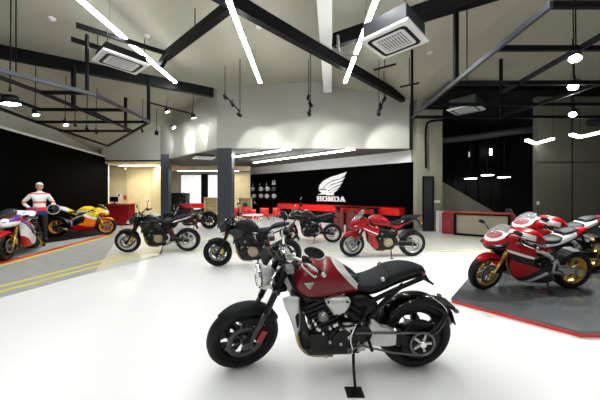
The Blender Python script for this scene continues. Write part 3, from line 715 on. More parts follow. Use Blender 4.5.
def bike_naked(label, pf, pr, lean, steer, tank='paint_black', wheels='alu_pale', cover='cover_tan', tail='paint_grey', seatm='leather', z=0, head='round', accent=None, shroud=None, fuel_hi=0.0, fender=None, group=None, L=L0):
    o = place('naked_motorcycle', label, 'motorcycle', group, pf, pr, lean, z)
    ax = (0, 0, .30); hd = (.325, 0, .93); S = steer_matrix(ax, hd, steer)
    wheel(o, 0, .30, .30, .12, wheels, 6, S, style='y'); wheel(o, L0, .31, .31, .16, wheels, 6, both=False, disc=.11)
    fork(o, ax, hd, 'plastic_black', 'plastic_black', .10, S, 'gold')
    front_fender(o, 0, .30, .30, .13, fender or 'plastic_black', S, 30, 125)
    # angular headlight with small fly screen
    h = MB().loft([(.06, .80, .05, .05, 2.4), (.10, .83, .10, .09, 2.6), (.20, .86, .11, .10, 2.6), (.27, .88, .07, .07, 2.4)]).build('headlight', 'paint_grey', o, S)
    MB().pillow([(.04, .78), (.075, .86), (.13, .85), (.12, .77)], -.085, -.105, sub=2, nr=3).pillow([(.04, .78), (.075, .86), (.13, .85), (.12, .77)], .085, .105, sub=2, nr=3).loft([(.045, .81, .06, .03, 2.2), (.075, .82, .085, .045, 2.4)]).build('headlight_lens', 'lens', h, S)
    MB().loft([(.15, .95, .05, .015, 2), (.20, .985, .09, .03, 2), (.25, 1.0, .07, .03, 2)]).build('instrument_display', 'screen_smoke', o, S)
    handlebar(o, (.325, .945), S, rise=.06, sweep=.12, half=.37, bar_m='plastic_black', mstem=.17)
    for s in (-1, 1): MB().ball((.2, s * .16, .76), .024, sc=(1, 1.7, 1)).build('indicator', 'indicator', o, S)
    def mf(c): return 1 if (accent and c.z > .93 + .1 * (c.x - .6) and abs(c.y) < .12 and c.x < .82) else 0
    to = MB().loft([(.37, .80, .06, .06, 2.2), (.43, .845, .14, .10, 2.6), (.54, .885, .175, .125, 2.8), (.66, .885, .17, .125, 2.7), (.78, .85, .13, .095, 2.5), (.87, .805, .095, .06, 2.3)], n=44, sub=8, mf=mf).build('fuel_tank', [tank, accent or tank], o)
    MB().cyl((.60, 0, 1.0), (.60, 0, 1.018), .04, 22).build('tank_cap', 'aluminium', to)
    for s in (-1, 1):
        MB().pillow([(.30, .80), (.45, .86), (.62, .82), (.60, .70), (.46, .62), (.38, .52), (.40, .68)], s * .13, s * .20, sub=3, nr=7).build('tank_shroud', shroud or tank, o)
        MB().pillow([(.84, .74), (1.02, .75), (1.12, .68), (1.0, .58), (.88, .58)], s * .09, s * .135, sub=3, nr=5).build('side_panel', 'plastic_black', o)
        MB().pillow([(.98, .745), (1.20, .79), (1.50, .89), (1.56, .93), (1.45, .90), (1.25, .85), (1.05, .80)], s * .06, s * .12, sub=2, nr=5).build('tail_panel', tail, o)
    MB().loft([(.85, .79, .07, .04, 2.4), (.95, .785, .12, .045, 2.6), (1.08, .80, .14, .045, 2.6), (1.17, .84, .12, .045, 2.6)], sub=7).build('seat', seatm, o)
    MB().loft([(1.15, .86, .10, .035, 2.5), (1.25, .90, .12, .04, 2.6), (1.40, .93, .11, .035, 2.5), (1.52, .94, .06, .02, 2.3)], sub=7).build('pillion_seat', seatm, o)
    taillight(o, 1.56, .91, .045)
    plate_hanger(o, 1.58, .83)
    engine(o, cover=cover, cx=.70, cz=.44); radiator(o, .45)
    subframe(o, [[(.35, .88, .3), (.48, .76, 1), (.75, .66, 1), (.95, .56, 1), (.96, .30, 1)], [(.40, .76, .4), (.48, .48, 1.0), (.58, .30, .9)], [(.92, .60, .9), (1.2, .76, .8), (1.50, .87, .5)]], .15, .016)
    swingarm(o, L0, .31, 'plastic_black'); MB().prism([(1.15, .46), (1.3, .50), (1.5, .56), (1.48, .535), (1.3, .46), (1.18, .42)], -.09, .09).build('rear_hugger', 'plastic_black', o)
    muffler(o, [(1.0, .24), (1.38, .40)], .06, 'steel_grey', .17); shock(o, (1.05, 0, .66), (1.10, 0, .38))
    pegs(o, .98, .37); kickstand(o, .90, lean); finish(o)
    return o
def bike_sport(name, label, pf, pr, lean, steer, z=0, sc=None, scheme='red', wheels='alu_pale', forkm='plastic_black', race=False, group=None, grey_swing='plastic_black', mid=False):
    o = place(name, label, 'motorcycle', group, pf, pr, lean, z, s=sc)
    ax = (0, 0, .30); hd = (.29, 0, .88); S = steer_matrix(ax, hd, steer)
    wheel(o, 0, .30, .30, .12, wheels, 6, S, style='twin' if not race else 'y'); wheel(o, L0, .315, .315, .19, wheels, 6, both=False, disc=.11, style='twin' if not race else 'y')
    fork(o, ax, hd, forkm, forkm if forkm == 'gold' else 'steel_grey', .105, S, 'gold' if race else 'plastic_black')
    A = {'red': ('paint_red', 'paint_white', 'paint_black'), 'tri': ('paint_red', 'paint_white', 'paint_black'), 'hrc': ('paint_red', 'paint_white', 'paint_blue'), 'repsol': ('paint_orange', 'paint_yellow', 'paint_white')}[scheme]
    c0, c1, c2 = A
    front_fender(o, 0, .30, .30, .13, c0 if scheme != 'repsol' else 'paint_orange', S, 28, 135)
    handlebar(o, (.29, .90), S, clip=True, mirror=False, bar_m='plastic_black')
    # fairing side panels with painted stripes
    lowp = [(.28, .80), (.20, .86), (.12, .80), (.18, .70), (.22, .62), (.26, .48), (.32, .30), (.48, .19), (.80, .155), (1.0, .20), (.98, .29), (.80, .35), (.64, .44), (.58, .60), (.62, .72), (.50, .80)]
    if mid: lowp = [(.28, .80), (.18, .86), (.12, .80), (.20, .70), (.32, .62), (.37, .48), (.41, .32), (.50, .24), (.58, .27), (.56, .40), (.52, .52), (.58, .64), (.56, .76), (.44, .82)]
    for s in (-1, 1):
        f = MB().pillow(lowp, s * .14, s * .245, sub=4, nr=10, p=3.5)
        fo = f.build('side_fairing', {'red': 'side_tour', 'tri': 'side_track', 'hrc': 'side_race', 'repsol': 'side_gold'}[scheme], o)
        MB().pillow([(.36, .60), (.52, .55), (.50, .47), (.40, .50)], s * .225, s * .238, sub=2, nr=3).build('fairing_vent', 'plastic_black', fo)
    nose = MB().loft([(-.06, .745, .03, .03, 2), (-.035, .76, .085, .07, 2.2), (.03, .79, .15, .115, 2.4), (.12, .815, .185, .135, 2.4), (.24, .845, .185, .115, 2.3), (.33, .87, .165, .06, 2.2)], n=44, sub=8).build('nose_fairing', {'red': 'paint_red', 'tri': 'nose_track', 'hrc': 'nose_race', 'repsol': 'nose_gold'}[scheme], o)
    if not race:
        for s in (-1, 1):
            MB().pillow([(-.055, .765), (.03, .805), (.13, .815), (.11, .775), (.02, .745), (-.03, .74)], s * .06, s * .170, sub=2, nr=4).build('headlight', 'screen_smoke', nose)
            MB().pillow([(-.035, .772), (.03, .798), (.10, .805), (.09, .785), (.02, .768)], s * .08, s * .178, sub=2, nr=4).build('headlight_lens', 'lens', nose)
        for s in (-1, 1):
            r0 = Vector((.14, s * .15, .91)); r2 = Vector((.13, s * .29, 1.02))
            st = MB().tube([r0, (r0 + r2) / 2 + Vector((-.01, 0, .02)), r2], [.012, .009, .009], 8).build('mirror_stem', 'plastic_black', nose)
            mo = MB().ball(r2 + Vector((0, s * .05, .01)), .05, sc=(.5, 1.5, .7)).build('mirror', 'plastic_black', st)
            MB().ball(r2 + Vector((.014, s * .05, .01)), .043, sc=(.3, 1.5, .7)).build('mirror_glass', 'chrome', mo)
    else:
        MB().loft([(-.05, .78, .05, .03, 2), (-.03, .80, .07, .05, 2.2), (.03, .84, .08, .05, 2.2), (.06, .86, .06, .03, 2)]).build('number_panel', 'paint_white', nose)
    MB().loft([(-.01, .86, .06, .012, 2), (.04, .905, .11, .04, 2.1), (.12, .96, .13, .05, 2.1), (.20, 1.01 if not mid else 1.06, .12, .045, 2.1), (.25, 1.05 if not mid else 1.12, .09, .02, 2)], n=32, sub=6).build('windscreen', 'screen' if not race else 'screen_smoke', o)
    to = MB().loft([(.36, .84, .07, .06, 2.2), (.42, .87, .14, .10, 2.6), (.54, .89, .175, .115, 2.8), (.67, .875, .17, .12, 2.7), (.78, .84, .13, .095, 2.5), (.86, .80, .09, .06, 2.3)], n=44, sub=7).build('fuel_tank', {'red': 'tank_tour', 'tri': 'tank_track', 'hrc': 'tank_race', 'repsol': 'tank_gold'}[scheme], o)
    MB().cyl((.55, 0, .995), (.55, 0, 1.012), .04, 22).build('tank_cap', 'steel_grey', to)
    MB().loft([(.82, .80, .07, .04, 2.4), (.92, .80, .12, .04, 2.6), (1.04, .815, .13, .04, 2.6), (1.12, .85, .11, .045, 2.6)], sub=6).build('seat', 'leather', o)
    tz = 0 if not race else .03
    tl = MB().loft([(.88, .745, .10, .05, 2.4), (1.05, .79 + tz, .125, .06, 2.5), (1.22, .865 + tz, .13, .072, 2.5), (1.38, .925 + tz, .11, .062, 2.4), (1.55, .98 + tz, .055, .03, 2.2), (1.62, 1.0 + tz, .03, .012, 2)], n=40, sub=8).build('tail_fairing', {'red': 'paint_black', 'tri': 'tail_track', 'hrc': 'tail_race', 'repsol': 'tail_gold'}[scheme], o)
    if mid:
        for s in (-1, 1): MB().pillow([(.86, .80), (1.0, .78), (1.2, .84), (1.38, .90), (1.2, .80), (1.05, .70), (.92, .70)], s * .08, s * .145, sub=2, nr=5).build('side_panel', 'paint_red', o)
    if not race:
        MB().loft([(1.16, .915, .08, .03, 2.4), (1.28, .955, .10, .03, 2.5), (1.42, .985, .07, .02, 2.3)]).build('pillion_seat', 'leather', o)
        taillight(o, 1.60, .965, .03); plate_hanger(o, 1.55, .90)
    engine(o, cover=('cover_tan' if mid else 'engine_black'), cx=.70, cz=.44)
    subframe(o, [[(.32, .82, .4), (.48, .74, 1), (.75, .66, 1), (.95, .54, 1), (.96, .32, 1)]], .155, .032, 'plastic_black' if mid else 'alu_pale')
    subframe(o, [[(.92, .60, .9), (1.15, .74, .7), (1.45, .90, .4)]], .14, .014, 'plastic_black', 'subframe')
    swingarm(o, L0, .315, grey_swing, hgt=.055); shock(o, (1.05, 0, .66), (1.10, 0, .38))
    MB().prism([(1.13, .47), (1.22, .56), (1.36, .64), (1.5, .655), (1.38, .615), (1.26, .52), (1.18, .43)], -.10, .10).build('rear_hugger', 'plastic_black', o)
    if race: muffler(o, [(1.05, .20), (1.36, .30)], .05, 'steel_grey', .17); muffler_dummy = None
    else: muffler(o, [(1.02, .26), (1.36, .48)] if not mid else [(.98, .2), (1.36, .36)], .062, 'aluminium' if mid else 'disc_dark', .17)
    pegs(o, .98, .40)
    if not race: kickstand(o, .90, lean)
    finish(o); return o
def bike_adventure(label, pf, pr, lean, steer):
    o = place('adventure_motorcycle', label, 'motorcycle', None, pf, pr, lean)
    ax = (0, 0, .315); hd = (.34, 0, .98); S = steer_matrix(ax, hd, steer)
    wheel(o, 0, .315, .315, .11, 'alu_pale', 7, S, style='s', Rr=.235); wheel(o, L0, .315, .315, .16, 'alu_pale', 7, both=False, disc=.11, style='s')
    fork(o, ax, hd, 'plastic_black', 'plastic_black', .10, S, usd=False)
    front_fender(o, 0, .315, .315, .12, 'plastic_black', S, 35, 130)
    handlebar(o, (.34, 1.0), S, rise=.10, sweep=.09, half=.40, bar_m='plastic_black', mstem=.18)
    h = MB().loft([(.03, .86, .04, .03, 2.2), (.10, .90, .11, .07, 2.4), (.22, .94, .15, .10, 2.4), (.32, .96, .14, .09, 2.3)]).build('nose_fairing', 'paint_grey', o)
    MB().loft([(.03, .875, .05, .025, 2.2), (.075, .90, .10, .05, 2.4)]).build('headlight', 'lens', h)
    MB().loft([(.10, 1.0, .10, .012, 2), (.16, 1.07, .13, .05, 2), (.24, 1.18, .13, .06, 2), (.28, 1.25, .10, .02, 2)]).build('windscreen', 'screen', h)
    to = MB().loft([(.38, .86, .07, .06, 2.2), (.44, .90, .15, .11, 2.6), (.56, .94, .18, .13, 2.8), (.68, .93, .17, .12, 2.7), (.80, .88, .13, .09, 2.5), (.88, .84, .09, .05, 2.3)], n=40).build('fuel_tank', 'paint_grey', o)
    MB().cyl((.6, 0, 1.06), (.6, 0, 1.08), .04, 20).build('tank_cap', 'aluminium', to)
    for s in (-1, 1):
        MB().pillow([(.14, .92), (.36, .98), (.60, .86), (.56, .70), (.42, .56), (.40, .72)], s * .13, s * .22, sub=3, nr=7).build('side_fairing', 'paint_black', o)
        MB().pillow([(1.0, .80), (1.25, .83), (1.55, .93), (1.40, .94), (1.1, .88)], s * .06, s * .12, sub=2, nr=5).build('tail_panel', 'paint_grey', o)
    MB().loft([(.86, .84, .08, .04, 2.4), (1.0, .84, .14, .045, 2.6), (1.15, .87, .14, .05, 2.6), (1.28, .92, .13, .045, 2.6), (1.45, .95, .10, .035, 2.4)], sub=6).build('seat', 'leather', o)
    MB().tube([(1.2, .13, .88), (1.45, .13, .98), (1.60, .08, 1.0), (1.62, 0, 1.0), (1.60, -.08, 1.0), (1.45, -.13, .98), (1.2, -.13, .88)], .012).build('grab_rail', 'plastic_black', o)
    taillight(o, 1.58, .94); plate_hanger(o, 1.58, .86)
    engine(o, cx=.70, cz=.46); radiator(o, .46)
    subframe(o, [[(.35, .90, .3), (.48, .78, 1), (.75, .68, 1), (.95, .58, 1), (.96, .32, 1)], [(.40, .78, .4), (.48, .50, 1), (.58, .30, .9)], [(.92, .62, .9), (1.2, .78, .8), (1.5, .90, .5)]], .15, .016)
    swingarm(o, L0, .315, 'plastic_black'); shock(o, (1.05, 0, .68), (1.10, 0, .38)); muffler(o, [(1.0, .26), (1.38, .44)], .06, 'steel_grey', .17)
    pegs(o, .98, .38); kickstand(o, .90, lean); finish(o); return o
def bike_cruiser(label, pf, pr, lean, steer):
    o = place('cruiser_motorcycle', label, 'motorcycle', None, pf, pr, lean)
    ax = (0, 0, .32); hd = (.40, 0, .92); S = steer_matrix(ax, hd, steer)
    wheel(o, 0, .32, .32, .13, 'plastic_black', 7, S, style='s', Rr=.21); wheel(o, L0, .32, .32, .15, 'plastic_black', 7, both=False, disc=.12, style='s', Rr=.21)
    fork(o, ax, hd, 'aluminium', 'plastic_black', .11, S, usd=False)
    front_fender(o, 0, .32, .32, .13, 'plastic_black', S, 40, 130)
    naked_front_light(o, .22, .84, .09, S, 'plastic_black')
    handlebar(o, (.40, .93), S, rise=.12, sweep=.14, half=.40, bar_m='plastic_black', mstem=.15)
    to = MB().loft([(.46, .86, .05, .05, 2.1), (.54, .89, .12, .09, 2.2), (.66, .875, .13, .10, 2.3), (.80, .83, .09, .07, 2.2), (.90, .78, .04, .03, 2)], n=36).build('fuel_tank', 'paint_red', o)
    MB().cyl((.62, 0, .975), (.62, 0, .99), .035, 20).build('tank_cap', 'plastic_black', to)
    MB().loft([(.88, .72, .09, .03, 2.4), (1.0, .70, .14, .035, 2.5), (1.12, .72, .14, .045, 2.5), (1.2, .76, .10, .03, 2.3)]).build('seat', 'leather', o)
    n = 14; rg = []; ff = MB()
    for i in range(n + 1):
        a = math.radians(10 + 125 * i / n)
        rg.append([(L0 + (.36 - .05 * abs(t) ** 3 - q) * math.cos(a), t * .10, .33 + (.36 - .05 * abs(t) ** 3 - q) * math.sin(a)) for q, ts in ((0, (-1, -.8, -.4, 0, .4, .8, 1)), (.01, (1, .8, .4, 0, -.4, -.8, -1))) for t in ts])
    rf = ff.rings(rg).build('rear_fender', 'plastic_black', o); taillight(rf, 1.80, .45)
    engine(o, cx=.72, cz=.42); radiator(o, .52)
    subframe(o, [[(.42, .88, .3), (.60, .78, 1), (.9, .66, 1), (1.2, .60, .9), (L0, .36, .9)], [(.46, .78, .4), (.52, .45, 1), (.62, .28, .9), (1.0, .26, .9)]], .13, .017)
    swingarm(o, L0, .32, 'plastic_black')
    for s in (-1, 1): shock(o, (1.22, 0, .66), (L0 - .05, 0, .36), s * .14, 'plastic_black')
    muffler(o, [(1.0, .24), (1.5, .28)], .05, 'plastic_black', .19); pegs(o, .80, .32); kickstand(o, .95, lean); finish(o); return o
bike_foreground()
bike_naked('black naked motorcycle with silver wheels before the slate column by the plywood recess', pz(128.8, 252.3), pz(188.5, 250.8), 8, 4, tank='paint_black', tail='paint_white', accent='alu_pale', seatm='leather')
bike_naked('dark grey naked motorcycle just behind the handlebar of the large deep red one', pz(218.5, 266), pz(287, 267.5), 8, 6, tank='plastic_matte', tail='paint_white', shroud='paint_grey', wheels='plastic_black')
bike_adventure('black adventure motorcycle with short windscreen before the left end of the red wall counter', pz(289, 241.0), pz(332.5, 242.3), 8, 6)
bike_sport('sport_motorcycle', 'red sport touring motorcycle with silver wheels in front of the black logo wall', pz(351.5, 256.4), pz(411, 255.6), 8, 4, scheme='red', mid=True)
bike_cruiser('low black cruiser motorcycle with a small red fuel tank between the two slate columns', pz(170, 229.2), pz(209.5, 228.8), 8, 10)
def pod_px(px, py): return pz(px, py, PH)
bike_sport('sport_motorcycle', 'red and black sport motorcycle with gold wheels at the front of the grey podium', pod_px(483.5, 289.5), pod_px(567, 287), 8, 8, z=PH, scheme='tri', wheels='gold', forkm='gold', grey_swing='aluminium')
bike_sport('sport_motorcycle', 'rear red and white sport motorcycle on the podium, half hidden behind the front one', pod_px(511, 272), pod_px(588, 270.5), 8, 8, z=PH, scheme='tri', wheels='gold', forkm='gold')
v = (Vector((-7.45, 7.40, 0)) - pz(6, 259.5)).normalized()
bike_sport('racing_motorcycle', 'red, white and blue racing motorcycle at the left edge, nose towards the front', pz(6, 260.5), pz(6, 260.5) + v * 1.5, 0, -4, sc=1.08, scheme='hrc', race=True, wheels='plastic_black', forkm='gold')
bike_sport('racing_motorcycle', 'yellow, orange and white racing motorcycle with orange wheels against the black wall', pz(103.5, 234.6), pz(61, 236.0), 0, 0, sc=1.03, scheme='repsol', race=True, wheels='rim_orange', forkm='gold')
# ------------------------------------------------------------------ beams, rafters
def pzz(px, py, z): return pz(px, py, z)
bm1 = MB().bar(pz(206, -14, 5.2), pz(403, 98.5, 5.2), .16, .29)
tag(bm1.build('ceiling_beam', 'black_steel'), 'long black beam running diagonally from top centre towards the right rear pier', 'beam', 'black ceiling beams')
q0, q1 = pz(234, 3, 5.2), pz(166, 56, 5.0)
bm2 = MB().bar(q0, q1, .14, .20).bar(q1, pz(160, 66, 4.8), .10, .16)
b2o = tag(bm2.build('ceiling_beam', 'black_steel'), 'black beam branching off at the top and running down to the left air conditioner', 'beam', 'black ceiling beams')
MB().cyl(pz(195, 28, 5.2), pz(195, 28, 5.2) + Vector((0, 0, .5)), .012).build('threaded_rod', 'black_steel', b2o)
tag(MB().bar(pz(-40, 44, 4.85), pz(213, 93, 4.95), .16, .30).build('ceiling_beam', 'black_steel'), 'thick black beam behind the left air conditioner, ending at the pale back wall', 'beam', 'black ceiling beams')
tag(MB().bar(pz(334, 41, 5.32), pz(500, -12, 5.0), .16, .32).build('ceiling_beam', 'black_steel'), 'thick black beam crossing the top right behind the large air conditioner', 'beam', 'black ceiling beams')
tag(MB().bar(pz(76, 25, 4.9), pz(165, 53, 4.9), .05, .10).build('ceiling_rail', 'black_steel'), 'longer of two thin black rails above the left air conditioner, meeting the short beam', 'rail', 'thin ceiling rails')
tag(MB().bar(pz(71, 39, 4.8), pz(103, 49, 4.8), .05, .10).build('ceiling_rail', 'black_steel'), 'short thin black rail ending at the left air conditioner', 'rail', 'thin ceiling rails')
tag(MB().bar(Vector((.24, 3.2, 5.53)), Vector((1.07, 10.25, 5.53)), .31, .30).build('rafter', 'white_paint'), 'pale boxed rafter running along the middle of the ceiling to the back wall', 'rafter')
# ------------------------------------------------------------------ LED lines
for lab, xs in (('left of the three long ceiling light lines, beside the left air conditioner', (-3.95, -3.88)), ('middle one of the three long ceiling light lines', (-1.33, -1.24)), ('right of the three long ceiling light lines, beside the pale rafter', (1.26, 1.40))):
    t = thing('linear_light', lab, 'light', (0, 0, 0), 0, 'long ceiling light lines')
    a, b = Vector((xs[0], -1.5, 4.94)), Vector((xs[1], 8.25, 4.94))
    MB().bar(a, b, .09, .03).build('diffuser', 'led', t)
    MB().bar(a + Vector((0, 0, .035)), b + Vector((0, 0, .035)), .075, .035).build('housing', 'white_paint', t)
    for k in range(5):
        p = a + (b - a) * (.08 + .21 * k); MB().cyl(p + Vector((0, 0, .05)), Vector((p.x, p.y, zc(p.x) - .01)), .004, 6).build('suspension_wire', 'steel_grey', t)
# soft fill from the same lines: area lamps mounted along them
def area(name, loc, sx, sy, power, rot=(0, 0, 0), col=(1, 1, 1)):
    l = bpy.data.lights.new(name, 'AREA'); l.shape = 'RECTANGLE'; l.size = sx; l.size_y = sy; l.energy = power; l.color = col
    o = bpy.data.objects.new(name, l); C.objects.link(o); o.location = loc; o.rotation_euler = rot; return o
# rear strips under the soffit
def strip(lab, a, b, r=.05):
    t = thing('linear_light', lab, 'light', (0, 0, 0), 0, 'light lines under the rear soffit')
    MB().bar(a, b, .09, .03).build('diffuser', 'led', t)
    MB().bar(a + Vector((0, 0, .03)), b + Vector((0, 0, .03)), .09, .03).build('housing', 'white_paint', t)
strip('longer light line under the rear soffit, above the black logo wall', pz(254, 162.8, 3.15), pz(354, 149.5, 3.15))
strip('shorter light line under the rear soffit, starting at the right slate column', pz(234, 157.0, 3.15), pz(290, 149.3, 3.15))
# ------------------------------------------------------------------ cassette air conditioners
def cassette(lab, px, z, s, yaw, sy=1.0, hbody=.30, bmat='duct_grey'):
    c = pz(px[0], px[1], z)
    t = thing('ceiling_air_conditioner', lab, 'air conditioner', (c.x, c.y, c.z), yaw); t.scale = (1, sy, 1)
    h = s / 2
    f = MB().rings([[(-h, -h, .02), (h, -h, .02), (h, h, .02), (-h, h, .02)], [(-h, -h, .05), (h, -h, .05), (h, h, .05), (-h, h, .05)]], smooth=False)
    k = h * .96; f.rings([[(-k, -k, 0), (k, -k, 0), (k, k, 0), (-k, k, 0)], [(-h, -h, .02), (h, -h, .02), (h, h, .02), (-h, h, .02)]], smooth=False)
    f.build('panel', 'white_gloss', t)
    g = MB()
    def rr(q, r, n=6):
        out = []
        for cx, cy, a0 in ((q - r, q - r, 0), (-(q - r), q - r, 90), (-(q - r), -(q - r), 180), (q - r, -(q - r), 270)):
            for j in range(n + 1):
                a = math.radians(a0 + 90 * j / n); out.append((cx + r * math.cos(a), cy + r * math.sin(a)))
        return out
    O = rr(h * .80, h * .18); I = rr(h * .66, h * .14)
    g.rings([[(x, y, -.002) for x, y in O], [(x, y, -.002) for x, y in I], [(x, y, .01) for x, y in I], [(x, y, .01) for x, y in O]], smooth=False, loop=True)
    g.build('air_slot', 'plastic_black', t)
    q = h * .50; l = MB().box((0, 0, .0), (2 * q, 2 * q, .012))
    l.build('intake_grille', 'steel_grey', t)
    l = MB()
    for j in range(9): l.box((0, -q + 2 * q * (j + .5) / 9, -.008), (2 * q, q * .10, .008))
    for j in (-.35, .35): l.box((q * j * 2, 0, -.009), (q * .05, 2 * q, .008))
    l.build('grille_slat', 'white_gloss', t)
    MB().box((0, 0, .05 + hbody / 2), (s * .88, s * .88, hbody)).build('unit_body', bmat, t)
    for a in (-1, 1):
        for b in (-1, 1): MB().cyl((a * h * .8, b * h * .8, hbody), (a * h * .8, b * h * .8, .62), .008, 6).build('hanger_rod', 'black_steel', t)
cassette('large white ceiling air conditioner hanging right of the pale rafter', (394, 42.5), 4.39, .95, math.radians(44.5))
cassette('white ceiling air conditioner hanging at the left beside the light line', (121.5, 63.8), 4.40, .89, math.radians(52), .87, .16, 'black_steel')
cassette('small far white ceiling air conditioner over the dark right rear corner', (466, 110.5), 4.40, .92, math.radians(40), hbody=.35)
cassette('far white ceiling air conditioner under the rear soffit left of the right slate column', (203.5, 158.6), 3.12, .9, math.radians(30), hbody=.1)
# pipe bend of the right unit
tag(MB().tube([pz(338, 36, 4.9), pz(340, 52, 4.85), pz(358, 56, 4.7)], .03, 10).build('refrigerant_pipe', 'steel_grey'), 'grey pipe bending down beside the pale rafter towards the large air conditioner', 'pipe')
# ------------------------------------------------------------------ suspended steel grids
def grid(lab, segs, z, rods, bright=()):
    t = thing('suspended_grid', lab, 'grid', (0, 0, 0), 0, None)
    for i, (a, b) in enumerate(segs):
        A, B = pz(a[0], a[1], z), pz(b[0], b[1], z)
        MB().bar(A, B, .045, .075).build('grid_bar', 'steel_blue' if i in bright else 'black_steel', t)
    for (x, y, wd, *tp) in rods:
        p = pz(x, y, z); top = tp[0] if tp else zc(p.x)
        (MB().box((p.x, p.y, (p.z + top) / 2), (wd, wd, top - p.z)) if wd > .03 else MB().cyl(p, Vector((p.x, p.y, top)), wd / 2, 8)).build('hanger_post', 'black_steel', t)
grid('black suspended steel grid on the left carrying spotlights above the racing motorcycles',
     [((-40, 60), (96, 95)), ((96, 95), (150, 122)), ((150, 122), (108, 146)), ((108, 146), (36, 122)), ((36, 122), (-20, 101)), ((40, 92.5), (88, 93)), ((40, 109.5), (126, 110)), ((36, 122), (150, 122)), ((60, 131), (134, 131)), ((40, 92), (110, 122)), ((-20, 70), (40, 92)), ((88, 110), (132, 131)), ((-20, 88), (40, 109.5))], 3.6,
     [(87, 93, .05, 4.82), (73.5, 109.5, .07, 4.72), (125.6, 130.5, .07, 4.7), (148.6, 121.5, .07, 4.85), (16, 75, .02)], (0, 1))
grid('black suspended steel grid on the upper right above the podium',
     [((552, 4), (412, 117)), ((552, 5), (720, 5)), ((499, 48.5), (660, 48.5)), ((457, 83), (660, 82.5)), ((430, 104.5), (660, 104.5)), ((412, 117), (620, 117)), ((503, 92), (640, 14)), ((500, 116.5), (560, 97)), ((560, 97), (660, 62))], 3.6,
     [(412, 116, .055), (456, 82.5, .07), (501, 116, .06), (467, 86, .02)], (0,))
# ------------------------------------------------------------------ spotlights
def spot_lamp(loc, target, power, size=1.0, blend=.5, col=(.97, 1, .97), rad=.04):
    l = bpy.data.lights.new('spot', 'SPOT'); l.energy = power; l.spot_size = size; l.spot_blend = blend; l.color = col; l.shadow_soft_size = rad
    o = bpy.data.objects.new('spot_beam', l); C.objects.link(o); o.location = loc
    o.rotation_euler = (Vector(target) - Vector(loc)).to_track_quat('-Z', 'Y').to_euler(); return o
def spot_head(lab, p, aim, r=.05, ln=.16, glow='lamp_glow', stem=None, group=None, power=0, size=1.0, lampr=.9):
    d = (Vector(aim) - p).normalized()
    t = thing('track_spotlight', lab, 'spotlight', (p.x, p.y, p.z), 0, group)
    MB().cyl(-d * ln, Vector((0, 0, 0)), r * .8, 16, r2=r).build('lamp_housing', 'plastic_black', t)
    MB().cyl(-d * .012, d * .004, r * lampr, 20).build('lamp_lens', glow, t)
    MB().box(-d * ln * .6 + Vector((0, 0, r + .03)), (.03, .03, .08)).build('bracket', 'plastic_black', t)
    if stem: MB().cyl(-d * ln * .6 + Vector((0, 0, r + .05)), Vector((0, 0, stem - p.z)), .010, 8).build('suspension_rod', 'black_steel', t)
    if power: spot_lamp(p + d * .03, p + d, power, size)
    return t
WALLY = 10.25
def cluster(lab, rods, heads, z, ypl, names):
    t = thing('spotlight_track', lab, 'track', (0, 0, 0), 0, 'hanging spotlight tracks')
    pts = [py_(x, y, ypl + k) for x, y, k in rods]
    MB().bar(pts[0], pts[-1], .035, .035).build('track_rail', 'black_steel', t)
    for p in (pts[0], pts[-1]):
        MB().cyl(p, Vector((p.x, p.y, zc(p.x))), .011, 8).build('suspension_rod', 'black_steel', t)
    for (x, y, k, ax_, ay, pw), nm in zip(heads, names):
        p = py_(x, y, ypl + k); spot_head(nm, p, py_(ax_, ay, 10.3), .058, .15, glow='lamp_soft', group='wall washing spotlights', power=pw, size=1.0)
cluster('leftmost hanging spotlight track in front of the upper back wall', [(225, 95, 0), (240, 112, -.35)], [(226, 99, 0, 250, 150, 0), (233.5, 106, -.15, 262, 152, 100), (241, 116, -.35, 290, 150, 100)], 0, 8.6,
        ['upper lamp on the leftmost hanging spotlight track', 'middle lamp on the leftmost hanging spotlight track', 'lowest lamp on the leftmost hanging spotlight track'])
cluster('middle hanging spotlight track in front of the upper back wall', [(308.5, 98, 0), (310.5, 112, -.8)], [(308, 99.5, 0, 300, 150, 0), (311.5, 106, -.35, 340, 150, 110), (309.5, 115, -.8, 320, 145, 60)], 0, 8.6,
        ['upper lamp on the middle hanging spotlight track', 'middle lamp on the middle hanging spotlight track', 'lowest lamp on the middle hanging spotlight track'])
cluster('right hanging spotlight track left of the rear pier', [(384, 99, 0), (379, 113, -.6)], [(383.5, 101, 0, 360, 150, 0), (381, 108, -.3, 392, 152, 110), (379, 114.5, -.6, 395, 150, 50)], 0, 8.6,
        ['upper lamp on the right hanging spotlight track', 'middle lamp on the right hanging spotlight track', 'lowest lamp on the right hanging spotlight track'])
for lab, a, b, zt in (('short black ceiling bracket right of the right light line', (374, 70), (396, 64), 4.9), ('short black ceiling bracket under the large air conditioner', (400, 87), (419, 83), 4.6)):
    A, B = pz(a[0], a[1], zt), pz(b[0], b[1], zt); t = thing('ceiling_bracket', lab, 'bracket', (0, 0, 0), 0)
    MB().bar(A, B, .04, .04).build('bracket_bar', 'black_steel', t)
    mid = (A + B) / 2; MB().cyl(mid, Vector((mid.x, mid.y, zc(mid.x))), .012, 8).build('suspension_rod', 'black_steel', t)
